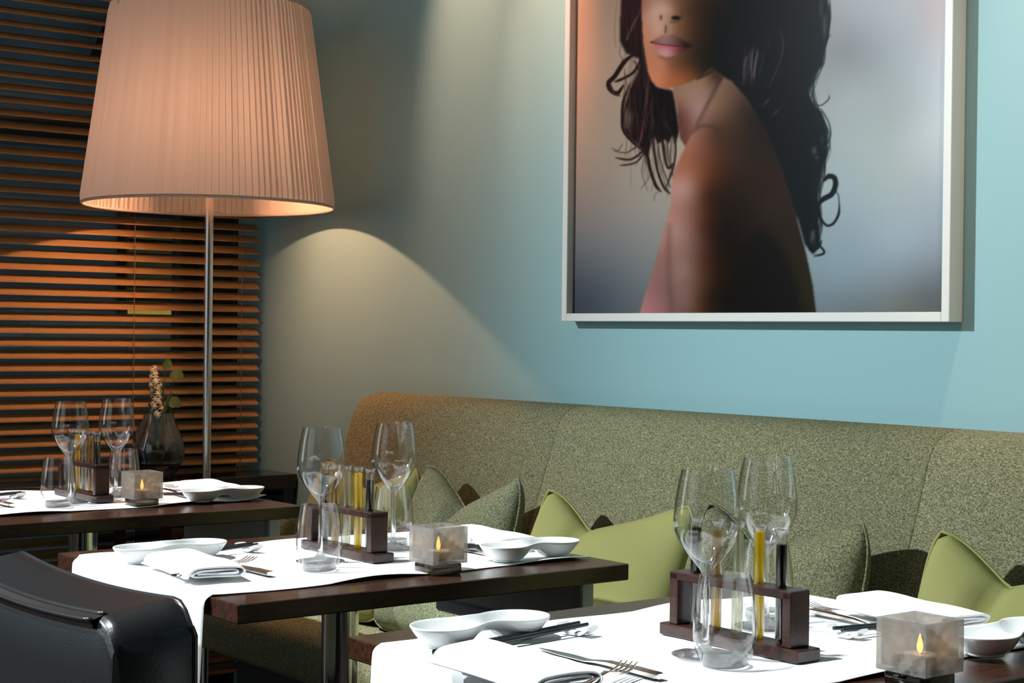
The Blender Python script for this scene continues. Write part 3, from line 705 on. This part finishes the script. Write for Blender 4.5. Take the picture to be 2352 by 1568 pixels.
# ------------------------------------------------------------------ glasses
def make_wine():
    t = thing('wine_glass', '', 'wine glass')
    b = MB(); h = .226
    out_ = [(0,0),(.030,.0),(.0405,.0012),(.041,.0022),(.036,.0034),(.022,.0056),(.010,.0085),(.0058,.013),(.0043,.022),(.0040,.05),(.0042,.085),(.0050,.097),(.0075,.104),(.013,.1105),(.0205,.1195),(.0290,.1305),(.0360,.1425),(.0398,.153),(.0408,.161),(.0403,.172),(.0386,.187),(.0360,.204),(.0330,.219),(.0312,h)]
    inn = [(.0304,h),(.0322,.219),(.0352,.204),(.0378,.187),(.0395,.172),(.0400,.161),(.0390,.1535),(.0350,.1435),(.0278,.132),(.0190,.1215),(.0105,.1145),(.004,.1120),(0,.1115)]
    k = 11
    b.lathe(out_[k:]+inn[:-1]+[(.0075,.1150),(.0075,.104)], 56).build('bowl', M_glass, t, angle=70)
    MB().lathe(out_[4:k+1]+[(.0075,.1145),(0,.1145)], 40).build('stem', M_thick, t, angle=70)
    MB().lathe(out_[:5]+[(0,.0034)], 56).build('foot', M_thick, t, angle=70)
    return t
def make_tumbler():
    t = thing('tumbler', '', 'tumbler')
    out_ = [(0,.0016),(.018,.0012),(.0245,0),(.0272,.002),(.0318,.011),(.0358,.022),(.0375,.032),(.0378,.041),(.0369,.058),(.0345,.080),(.0316,.099),(.0303,.1065)]
    inn = [(.0295,.1065),(.0308,.099),(.0336,.080),(.0360,.058),(.0368,.042),(.0362,.033),(.0335,.024),(.027,.0155),(.017,.0125),(0,.0115)]
    MB().lathe(out_[3:]+inn[:-2]+[(.0268,.0150),(.0272,.002)], 56).build('glass_cup', M_glass, t, angle=70)
    MB().lathe(out_[:4]+[(.0268,.0128),(.017,.0115),(0,.0108)], 56).build('thick_base', M_thick, t, angle=70)
    return t
# ------------------------------------------------------------------ test tube rack
def make_rack():
    t = thing('cruet_rack', '', 'rack')
    MB().box(-.1185,.1185,-.021,.021,0,.0155,.0016).build('rack_base', M_rack, t, smooth=False)
    for s in (-1, 1): MB().box(s*.097-.0072, s*.097+.0072, -.017,.017,.0155,.082,.0012).build('rack_post', M_rack, t, smooth=False)
    MB().box(-.1042,.1042,-.017,.017,.073,.0835,.0012).build('rack_bar', M_rack, t, smooth=False)
    return t
TUBE_OUT = [(0,0),(.0045,.001),(.0068,.0045),(.0073,.009),(.0073,.132),(.0076,.136),(.0096,.1405),(.0097,.1415),(.0090,.1412),(.0069,.1365),(.0065,.132),(.0065,.009),(.0058,.0055),(.004,.0025),(0,.0018)]
def make_tube(mat, lv):
    def f():
        t = thing('cruet_tube', '', 'cruet')
        MB().lathe(TUBE_OUT, 24).build('tube_glass', M_tube, t, angle=60)
        MB().lathe([(0,.002),(.004,.0028),(.0057,.0058),(.0063,.0095),(.0063,lv),(0,lv-.0008)], 24).build('liquid', mat, t, angle=60)
        return t
    return f
KIND = {'k': ('soy', M_soy, 'black soy'), 'a': ('amber', M_amber, 'amber vinegar'), 'p': ('pale', M_pale, 'pale vinegar'), 'y': ('oil', M_oil, 'bright yellow oil')}
# ------------------------------------------------------------------ candle holder
def make_candle():
    t = thing('candle_holder', '', 'candle holder')
    b = MB(); r = .034; th = .0038; z0, z1 = .018, .0765
    def wavy(x, z, k): return .0007*math.sin(260*x+k)*math.sin(230*z+2*k+math.sin(140*x))
    nn = 18
    for k, (ox, oy, dx, dy) in enumerate(((-r,-r,1,0),(r,-r,0,1),(r,r,-1,0),(-r,r,0,-1))):
        nxx, nyy = dy, -dx
        def fo(s, q, o=0):
            ss = s*2*r; z = z0+(z1-z0)*q
            wv = wavy(ss, z, k)*min(1, 6*s, 6*(1-s), 8*q, 8*(1-q)) if o == 0 else 0
            i = o*th
            return (ox+dx*(i+(ss)*(1-i/r))-nxx*(i-wv), oy+dy*(i+ss*(1-i/r))-nyy*(i-wv), z if q > 0 or o == 0 else z0+.005)
        b.grid(nn, nn, lambda s, q: fo(s, q)); b.grid(nn, 2, lambda s, q: fo(s, q, 1))
        b.grid(nn, 2, lambda s, q: Vector(fo(s, 1, 0))*(1-q)+Vector(fo(s, 1, 1))*q)
    b.add([(-r+th,-r+th,z0+.005),(r-th,-r+th,z0+.005),(r-th,r-th,z0+.005),(-r+th,r-th,z0+.005)], [(0,1,2,3)])
    b.add([(-r,-r,z0),(r,-r,z0),(r,r,z0),(-r,r,z0)], [(0,1,2,3)])
    b.weld = True
    b.build('glass_cube', M_smoke, t, angle=35)
    MB().box(-.0285,.0285,-.0285,.0285,0,.0178,.003).build('glass_foot', M_smokefoot, t, angle=60)
    w_ = MB().lathe([(0,.0235),(.0185,.0235),(.0190,.025),(.0190,.035),(.0175,.0365),(0,.0355)], 28).build('tealight', M_wax, t)
    MB().lathe([(0,.0365),(.0022,.0385),(.0036,.0425),(.0034,.0475),(.0020,.0535),(.0006,.0585),(0,.0592)], 14).build('flame', M_flame, t)
    return t
# ------------------------------------------------------------------ double dish
def make_dish():
    t = thing('twin_dish', '', 'dish')
    hl, R, wst = .056, .047, .027
    nth, nf = 96, 15
    def outline(a):
        y, x = math.cos(a), math.sin(a)
        # union of two discs blended with a waist
        best = None
        Y = (hl+R)*math.copysign(abs(y)**.86, y)
        yl = min(abs(Y)/(hl+R), 1)
        lobe = math.sqrt(max(0, 1-max(0, (abs(Y)-hl)/R)**2)) if abs(Y) > hl else 1
        q = min(1, abs(Y)/hl); wd = (wst + (R*.92-wst)*(.5-.5*math.cos(PI*q))) if abs(Y) < hl else R*.92*lobe
        return math.copysign(wd, x) if abs(x) > 1e-9 else 0, Y
    b = MB(); V = []; 
    rings = [i/(nf-1) for i in range(nf)]
    for f in rings:
        for k in range(nth):
            a = 2*PI*k/nth; x, y = outline(a)
            qy = max(-hl, min(hl, y)); qx = 0
            px, py = qx+(x-qx)*f, qy+(y-qy)*f
            c = min(1, abs(py)/hl)
            base = .0145*(1-smoothstep(.15, .70, np.float64(c)))
            rim = .0265 + .0022*(1-c)
            pw = max(0, (f-.30)/.70)**1.9
            V.append((px, py, base+(rim-base)*pw))
    Fs = [(i*nth+k, i*nth+(k+1)%nth, (i+1)*nth+(k+1)%nth, (i+1)*nth+k) for i in range(nf-1) for k in range(nth)]
    b.add(V, Fs); o = b.build('dish_body', M_porc, t, angle=180)
    md = o.modifiers.new('thickness', 'SOLIDIFY'); md.thickness = .0034; md.offset = -1; md2 = o.modifiers.new('soft', 'SUBSURF'); md2.levels = 1; md2.render_levels = 1
    for s in (-1, 1): MB().lathe([(.0,.0),(.0225,.0),(.0235,.0015),(.0215,.005),(0,.005)], 32, 0, s*hl).build('foot_ring', M_porc, t)
    return t
def make_chop():
    b = MB(); P = []; R = []
    for k in range(9): s = k/8; P.append((0, s*.250, 0)); R.append(.0044-.0018*s)
    o = b.tube(P, R, 8).build('chopstick', M_black, None, angle=50); return tag(o, '', 'chopstick')
def make_rest():
    def f(u, v, o):
        uu, vv = 2*u-1, 2*v-1
        x = uu*.0245; y = vv*(.0085+.0035*abs(uu)**2)
        z = .0045 + .0095*abs(uu)**2.4 - .0012*vv*vv
        return (x, y, max(0.0, z-(.0035 if o else 0)-(.0 if not o else .001*(1-abs(uu)))))
    b = MB(); b.weld = True; b.grid(17, 9, lambda u, v: f(u, v, 0)); b.grid(17, 9, lambda u, v: f(u, v, 1))
    for e in (0, 1):
        b.grid(17, 2, lambda u, q: f(u, e, q)); b.grid(9, 2, lambda v, q: f(e, v, q))
    b.box(-.008,.008,-.006,.006,0,.004)
    o = b.build('chopstick_rest', M_porc, None, angle=60); return tag(o, '', 'chopstick rest')
def make_knife():
    P = [(-.108,0,.001),(-.095,0,.001),(-.06,0,.0012),(-.015,0,.0015),(.0,0,.003),(.02,0,.0042),(.07,0,.0045),(.104,0,.0042),(.108,0,.004)]
    Wd = [.003,.009,.016,.0165,.011,.011,.0145,.0155,.012]; Th = [.001,.0012,.0014,.0018,.004,.0062,.0074,.0074,.006]
    o = MB().ribbon(P, Wd, Th).build('table_knife', M_cutlery, None, angle=50); return tag(o, '', 'knife')
def make_fork():
    b = MB()
    b.ribbon([(.100,0,.004),(.09,0,.0042),(.04,0,.004),(-.01,0,.007),(-.035,0,.0085),(-.047,0,.007),(-.056,0,.0045)], [.011,.0145,.012,.0062,.0075,.021,.0225], [.003,.0042,.0038,.0034,.003,.0024,.0022])
    for k in range(4):
        y = (k-1.5)*.0062
        b.ribbon([(-.053,y,.0050),(-.066,y,.0030),(-.085,y,.0042),(-.102,y*1.03,.0092)], [.0038,.0034,.003,.0014], [.0022,.002,.0018,.0012])
    o = b.build('table_fork', M_cutlery, None, angle=50); return tag(o, '', 'fork')
def make_napkin(seed):
    def f():
        rr = random.Random(seed); ph = [rr.uniform(0, 6.28) for _ in range(6)]
        sec = catmull([(-.030,0,.0090),(0,0,.0088),(.026,0,.0090),(.0325,0,.0122),(.027,0,.0155),(0,0,.0160),(-.030,0,.0158),(-.0395,0,.0100),(-.033,0,.0036),(0,0,.0030),(.034,0,.0032),(.0425,0,.0118),(.035,0,.0212),(0,0,.0222),(-.034,0,.0210),(-.0445,0,.0150),(-.0465,0,.0030),(-.050,0,.0018)], 5)
        nl = 26; V = []; n = len(sec)
        for i in range(nl):
            s = i/(nl-1)
            for k, p in enumerate(sec):
                fl = 1 + .05*math.sin(5*s+ph[0]); sag = 1 - .30*smoothstep(.55, 1.0, np.float64(s))*.7
                V.append(((s-.5)*.194 + .004*math.sin(k*.3+ph[1])*(1 if s in (0, 1) else 0), p.x*fl + .004*math.sin(4*s+ph[2]), max(.0016, .86*p.z*sag*(1+.07*math.sin(9*s+ph[3]+p.x*30)))))
        Fs = [(i*n+k, i*n+k+1, (i+1)*n+k+1, (i+1)*n+k) for i in range(nl-1) for k in range(n-1)]
        o = MB().add(V, Fs).build('napkin', M_linen, None, angle=180)
        md = o.modifiers.new('thickness', 'SOLIDIFY'); md.thickness = .0024; md.offset = 0
        return tag(o, '', 'napkin')
    return f

def ang(dx, dy): return math.atan2(dy, dx)
WHERE = {'far': 'far table', 'middle': 'middle table', 'near': 'front table'}
def lay(k, tubes, rackp, rack_rz, wine, tumb, candle, chair_side, wall_side):
    cx = TABLES[k]; w = WHERE[k]
    f0 = (CAM_H-ZC)/(CAM_H-TH); g = lambda P: [(x*f0, y*f0) for x, y in P]
    wine, tumb = g(wine), g(tumb)
    for (x, y), lab in zip(wine, ('wine glass in front of the test tube rack on the ', 'wine glass behind the test tube rack on the ')):
        spawn('wine', make_wine, 'tall clear ' + lab + w, (x, y, ZC), random.uniform(0, 6), 'empty wine glasses')
    for (x, y), lab in zip(tumb, ('stemless tumbler in front of the wine glasses on the ', 'stemless tumbler furthest back on the ')):
        spawn('tumbler', make_tumbler, 'clear ' + lab + w, (x, y, ZC), random.uniform(0, 6), 'water tumblers')
    spawn('rack', make_rack, 'dark wooden test tube rack on the ' + w, (rackp[0], rackp[1], ZC), rack_rz, 'cruet racks')
    rk = Matrix.Rotation(rack_rz, 2)
    cnt = {}
    for i, (c, lv) in enumerate(tubes):
        key, mat, nm = KIND[c]
        d = rk @ Vector(((i-2)*.0365, 0)); cnt[c] = cnt.get(c, 0)+1
        tot = sum(1 for q in tubes if q[0] == c)
        pos = '' if tot == 1 else (', left end of its rack' if i == 0 else ', right end of its rack')
        spawn(('tube', c, lv), make_tube(mat, lv), 'glass tube of %s on the %s%s' % (nm, w, pos), (rackp[0]+d.x, rackp[1]+d.y, ZC+.0135), 0, 'cruet tubes')
    spawn('candle', make_candle, 'square smoked glass candle holder with a lit tealight on the ' + w, (candle[0], candle[1], candle[2]), candle[3], 'candle holders')
    for side, d in (('chair side', chair_side), ('banquette side', wall_side)):
        ps = ' at the %s of the %s' % (side, w)
        for nm, v in d.items():
            if nm == 'dish': spawn('dish', make_dish, 'white porcelain double bowl dish' + ps, (v[0], v[1], ZC), v[2], 'double bowl dishes')
            elif nm == 'rest': spawn('rest', make_rest, 'small white porcelain chopstick rest' + ps, (v[0], v[1], ZC), v[2], 'chopstick rests')
            elif nm == 'chop':
                (x0, y0), (x1, y1) = v; a = ang(x1-x0, y1-y0)-PI/2
                for q, (off, sfx) in enumerate(((-.0056, 'first'), (.0056, 'second'))):
                    o = spawn('chop', make_chop, 'black chopstick%s, %s one' % (ps, ('nearer' if q == 0 else 'further')), (x0 + math.cos(a)*(-off), y0 + math.sin(a)*(-off), ZC+.0046), a, 'black chopsticks')
                    o.rotation_euler = (math.radians(1.6), 0, a + (.012 if q else -.004))
            elif nm == 'napkin': spawn(('nap', 1 if side == 'chair side' else 2), make_napkin(5 if side == 'chair side' else 9), 'folded white linen napkin' + ps, (v[0], v[1], ZC+v[3]), v[2], 'folded napkins')
            elif nm == 'knife': spawn('knife', make_knife, 'polished steel table knife' + ps, (v[0], v[1], ZC+.0006), v[2], 'table knives')
            elif nm == 'fork': spawn('fork', make_fork, 'polished steel fork' + ps, (v[0], v[1], ZC+(v[3] if len(v) > 3 else .0006)), v[2], 'forks')

FORK_RZ = math.atan2(-.9, .42)
def chair_side(cx):
    return {'dish': (cx-.116, 1.222, .04), 'chop': ((cx-.107, 1.150), (cx-.143, 1.398)), 'rest': (cx-.140, 1.383, .15),
            'napkin': (cx+.048, 1.182, -.11, .0065), 'knife': (cx+.030, 1.262, .06), 'fork': (cx+.066, 1.208, FORK_RZ, .0072)}
def wall_side(cx):
    return {'dish': (cx+.198, 1.745, .04), 'chop': ((cx+.085, 1.86), (cx+.055, 1.612)), 'rest': (cx+.057, 1.628, .1),
            'napkin': (cx+.035, 1.775, .05, .0085), 'knife': (cx+.02, 1.712, PI-.10), 'fork': (cx-.010, 1.748, .02, .0012)}
c = TABLES['middle']; cs, ws = chair_side(c), wall_side(c)
lay('middle', [('k',.122),('a',.128),('p',.131),('y',.131),('k',.122)], (-2.372, 1.500), .0, [(-2.346,1.432),(-2.412,1.625)], [(-2.268,1.382),(-2.455,1.652)],
    (-2.134, 1.526, TH+.0004, 0), cs, ws)
c = TABLES['near']; cs, ws = chair_side(c), wall_side(c)
cs.update(dish=(c-.188, 1.221, .02), chop=((c-.138, 1.118), (c-.160, 1.368)), rest=(c-.155, 1.352, .2), napkin=(c+.012, 1.118, -.05, .0065), knife=(c+.003, 1.248, .0), fork=(c+.114, 1.145, FORK_RZ, .0072))
ws.update(dish=(c+.228, 1.737, .05), napkin=(c+.04, 1.782, -.06, .0085), fork=(c-.013, 1.752, .04, .0012))
lay('near', [('k',.128),('a',.128),('p',.128),('y',.134),('k',.122)], (-1.4035, 1.462), .0, [(-1.398,1.402),(-1.490,1.607)], [(-1.346,1.382),(-1.535,1.655)],
    (-1.138, 1.480, TH+.0004, 0), cs, ws)
c = TABLES['far']; cs, ws = chair_side(c), wall_side(c)
cs.update(knife=(c-.05, 1.292, .06), rest=(c-.123, 1.375, .2), chop=((c-.10, 1.145), (c-.125, 1.394)))
ws.update(dish=(c+.163, 1.750, .02), napkin=(c+.04, 1.79, .0, .0085), fork=(c-.06, 1.765, -.05, .0012))
lay('far', [('k',.125),('y',.130),('p',.122),('a',.130),('k',.120)], (-3.495, 1.502), .0, [(-3.445,1.448),(-3.526,1.595)], [(-3.388,1.398),(-3.565,1.632)],
    (-3.304, 1.556, TH+.0004, 0), cs, ws)

# ------------------------------------------------------------------ black leather chair
CHX, CHY = -2.265, .94
ch = thing('leather_chair', 'black leather chair with seamed top edge at the lower left', 'chair', (CHX, CHY, 0))
hw = .315
def topz(x, y): # concave top, sloping down to the rear
    return .783 - .013*(1-(x/hw)**2) + .16*(y-.05)
def shell(s, t):
    # section round the back: front face bottom -> top -> rear face bottom
    x = (2*s-1)*hw
    ex = abs(2*s-1); drop = .035*max(0, (ex-.86)/.14)**2
    pth = [(.058,.10),(.058,.55),(.057,topz(x,.05)-.016),(.052,topz(x,.05)-.004),(.043,topz(x,.043)),(-.02,topz(x,-.02)),(-.050,topz(x,-.05)),(-.057,topz(x,-.05)-.006),(-.062,topz(x,-.05)-.02),(-.075,.5),(-.08,.10)]
    k = t*(len(pth)-1); i = min(int(k), len(pth)-2); f = k-i
    y = pth[i][0]*(1-f)+pth[i+1][0]*f; z = pth[i][1]*(1-f)+pth[i+1][1]*f
    cv = .020*(1-ex**2)
    return (x, y-cv*0.4, z-drop)
b = MB(); b.grid(31, 41, shell)
for s in (0, 1):
    rim = [shell(s, k/40) for k in range(41)]; b.add(rim, [tuple(range(41))])
b.weld = True
b.build('backrest', M_leather, ch, angle=60)
def along(y, dz=.003, a=0, e=1): return [(x, y-.008*(1-(x/hw)**2), topz(x, y)+dz-.035*max(0, (abs(x/hw)-.86)/.14)**2) for x in [(-1+2*(a+(e-a)*k/30))*hw*.992 for k in range(31)]]
MB().tube([shell(k/40, .315) for k in range(41)] + [shell(1, .30-.28*k/14) for k in range(15)], .0040, 8).build('top_piping', M_piping, ch, angle=180)
b = MB(); P = along(-.048, .0015, 0, .93); Q = [(x, y-.020, z-.006) for x, y, z in P]
b.tube(P, .0034, 8); b.tube(Q, .0034, 8); b.build('rear_piping', M_piping, ch, angle=180)
b = MB(); n = len(P); b.add([(x, y, z-.001) for x, y, z in P]+[(x, y, z-.001) for x, y, z in Q]+[(x, y+.004, z-.012) for x, y, z in P]+[(x, y+.004, z-.012) for x, y, z in Q], [(i, i+1, n+i+1, n+i) for i in range(n-1)]+[(2*n+i, 3*n+i, 3*n+i+1, 2*n+i+1) for i in range(n-1)]+[(n+i, n+i+1, 3*n+i+1, 3*n+i) for i in range(n-1)])
b.build('rear_flap', M_leatherlip, ch, angle=60)
MB().box(-hw, hw, .06, .50, .30, .44, .02).build('seat', M_leather, ch, angle=50)
for sx in (-1, 1):
    for sy in (-.03, .44): MB().box(sx*.27-.02, sx*.27+.02, sy, sy+.04, 0, .31, .003).build('leg', M_plinth, ch, smooth=False)

# ------------------------------------------------------------------ console by the window, vase and flowers
cs_ = thing('console_table', 'black lacquered console table standing in front of the blind', 'console', (-4.33, 1.35, 0))
MB().box(-.085,.105,-1.1,1.145,.667,.71,.002).build('top', M_console, cs_, smooth=False)
for y in (-1.05, .56, .70, 1.10): MB().box(-.07,.10,y,y+.035,0,.667).build('leg', M_console, cs_, smooth=False)
VX, VY, VZ = -4.322, 2.085, .7105
va = thing('glass_vase', 'round clear glass vase with dark soil on the black console', 'vase', (VX, VY, VZ))
o_ = [(0,.002),(.026,0),(.036,.003),(.056,.020),(.070,.043),(.0765,.068),(.0755,.090),(.068,.118),(.056,.146),(.046,.168),(.0415,.188)]
i_ = [(.0385,.188),(.043,.168),(.053,.146),(.065,.118),(.0725,.090),(.0730,.070),(.066,.052),(.052,.040),(.03,.034),(0,.033)]
MB().lathe(o_[4:]+i_[:-3]+[(.068,.052),(.070,.043)], 56).build('vase_body', M_vase, va, angle=70)
MB().lathe(o_[:5]+[(.066,.0445),(.052,.038),(.03,.033),(0,.032)], 56).build('thick_base', M_thick, va, angle=70)
b = MB(); rr = random.Random(4)
b.lathe([(0,.035),(.03,.036),(.051,.042),(.064,.054),(.0705,.070),(.070,.080),(.05,.086),(.02,.083),(0,.085)], 40)
b.build('soil', M_soil, va)
fl = thing('hyacinth', 'cream hyacinth with long green leaves growing in the glass vase', 'flower', (VX, VY, VZ+.082))
RTV = Vector((rt.x, rt.y, 0))
MB().tube(catmull([(0,0,0),(-RTV.x*.004,-RTV.y*.004,.09),(-RTV.x*.012,-RTV.y*.012,.19),(-RTV.x*.016,-RTV.y*.016,.235)], 5), [.0045]*15+[.002], 8).build('stalk', M_stalk, fl)
def bellpoint(z): 
    t = z/.235; return RTV*(-.016*t*t*1.0)
b = MB()
for k in range(60):
    k = k*.766
    z = .10 + .135*k/45 + rr.uniform(-.004,.004); a = k*2.4 + rr.uniform(-.5,.5); c0 = bellpoint(z); rad = rr.uniform(.013,.020)*(1-.5*max(0, (k-30)/16)); 
    d = Vector((math.cos(a), math.sin(a), .15)).normalized(); base = c0+Vector((0,0,z)); tip = base + d*rad
    s_ = d.cross(Vector((0,0,1))).normalized(); u_ = s_.cross(d)
    b.tube([base, base+d*rad*.6, tip], [.0018,.0032,.0042], 6)
    for q in range(6):
        g = q*PI/3; e = s_*math.cos(g)+u_*math.sin(g); e2 = s_*math.cos(g+.45)+u_*math.sin(g+.45); e3 = s_*math.cos(g-.45)+u_*math.sin(g-.45)
        b.add([tip, tip+e2*.005+d*.001, tip+e*.0115-d*.004, tip+e3*.005+d*.001], [(0,1,2,3)])
b.build('florets', M_floret, fl, angle=180)
for k, (side, dpt, hgt, lean_) in enumerate(((-.030,.006,.135,-.2),(-.016,-.01,.16,0),(.012,.008,.17,.1),(.030,-.006,.155,.2),(.040,.006,.165,.3))):
    c1 = RTV*side; fwv = Vector((fw.x, fw.y, 0))*dpt
    P = catmull([(0,0,0), tuple(c1*.35+fwv+Vector((0,0,hgt*.5))), tuple(c1+fwv+Vector((0,0,hgt)))], 8)
    MB().ribbon(P, [.004+.010*math.sin(PI*min(1,(.15+.85*i/(len(P)-1)))) for i in range(len(P))], .0012, tuple(RTV)).build('leaf', M_leaf, fl, angle=180)
for k, (side, hgt, r0, tilt_) in enumerate(((.052,.215,.020,.3),(.048,.135,.019,.5),(.022,.245,.017,-.4))):
    P = catmull([(0,0,.02), tuple(RTV*side*.4+Vector((0,0,hgt*.5))), tuple(RTV*side*.85+Vector((0,0,hgt-.012)))], 6)
    lf = MB().tube(P, .0013, 6).build('leaf_stem', M_leaf, fl)
    c1 = RTV*side + Vector((0,0,hgt)); n_ = (-Vector((fw.x, fw.y, 0))+RTV*tilt_+Vector((0,0,.35))).normalized(); s_ = n_.cross(Vector((0,0,1))).normalized(); u_ = s_.cross(n_)
    V = [c1+n_*.004]; V += [c1 + (s_*math.cos(a)*r0 + u_*math.sin(a)*r0*1.05)*(1-.35*max(0, math.cos(a+PI/2))**6) - n_*.003*math.cos(2*a) for a in [2*PI*i/20 for i in range(20)]]
    MB().add(V, [(0, 1+i, 1+(i+1) % 20) for i in range(20)]).build('round_leaf', M_leaf2, lf, angle=180)

# ------------------------------------------------------------------ floor lamp
LX, LY = -4.03, 2.09; RB, RT_, ZB, ZT = .341, .268, 1.484, 2.03
lp = thing('floor_lamp', 'steel floor lamp with a large pleated cream shade glowing warm', 'lamp', (LX, LY, 0))
MB().lathe([(0,0),(.15,0),(.15,.010),(.14,.018),(.02,.024),(0,.024)], 48).build('base', M_steel, lp)
MB().lathe([(.0115,.02),(.0115,1.72),(0,1.72)], 24).build('pole', M_steel, lp)
NP = 122; b = MB(); V = []; Fs = []; zs = [0, .04, .5, .96, 1]
rs = random.Random(2); amp = [rs.uniform(.7, 1.5) for _ in range(NP)]; jit = [rs.uniform(-.08,.08) for _ in range(NP)]
for q in zs:
    R_ = RB+(RT_-RB)*q; z = ZB+(ZT-ZB)*q
    for i in range(NP):
        a0 = 2*PI*(i+jit[i])/NP; dA = 2*PI/NP
        for fr_, off in ((0, 0), (.08, .0066*amp[i]), (.20, .0056*amp[i]), (.90, .0006)):
            r = R_+off*(R_/RB)*(.55 if q in (0, 1) else 1); V.append((r*math.cos(a0+fr_*dA), r*math.sin(a0+fr_*dA), z))
n4 = NP*4
for k in range(len(zs)-1):
    for i in range(n4): Fs.append((k*n4+i, k*n4+(i+1) % n4, (k+1)*n4+(i+1) % n4, (k+1)*n4+i))
b.add(V, Fs).build('pleated_shade', M_shade, lp, angle=25)
for r, z in ((RB+.002, ZB), (RT_+.002, ZT)):
    MB().tube([(r*math.cos(2*PI*k/96), r*math.sin(2*PI*k/96), z) for k in range(96)], .0042, 8, closed=True).build('shade_binding', M_trim, lp, angle=180)
b = MB(); b.tube([(-RT_, 0, ZT-.03), (RT_, 0, ZT-.03)], .003, 6); b.tube([(0, -RT_, ZT-.03), (0, RT_, ZT-.03)], .003, 6); b.tube([(0,0,1.72),(0,0,ZT-.03)], .004, 6); b.build('shade_spider', M_steel, lp)
MB().lathe([(0,1.63),(.012,1.64),(.026,1.66),(.030,1.685),(.024,1.708),(0,1.715)], 20).build('bulb', M_bulb, lp)
ld = bpy.data.lights.new('bulb_light', 'POINT'); lo = bpy.data.objects.new('bulb_light', ld); COL.objects.link(lo); lo.parent = lp
lo.location = (.045, -.02, 1.686); ld.energy = 22; ld.color = (1.0, .46, .245); ld.shadow_soft_size = .012
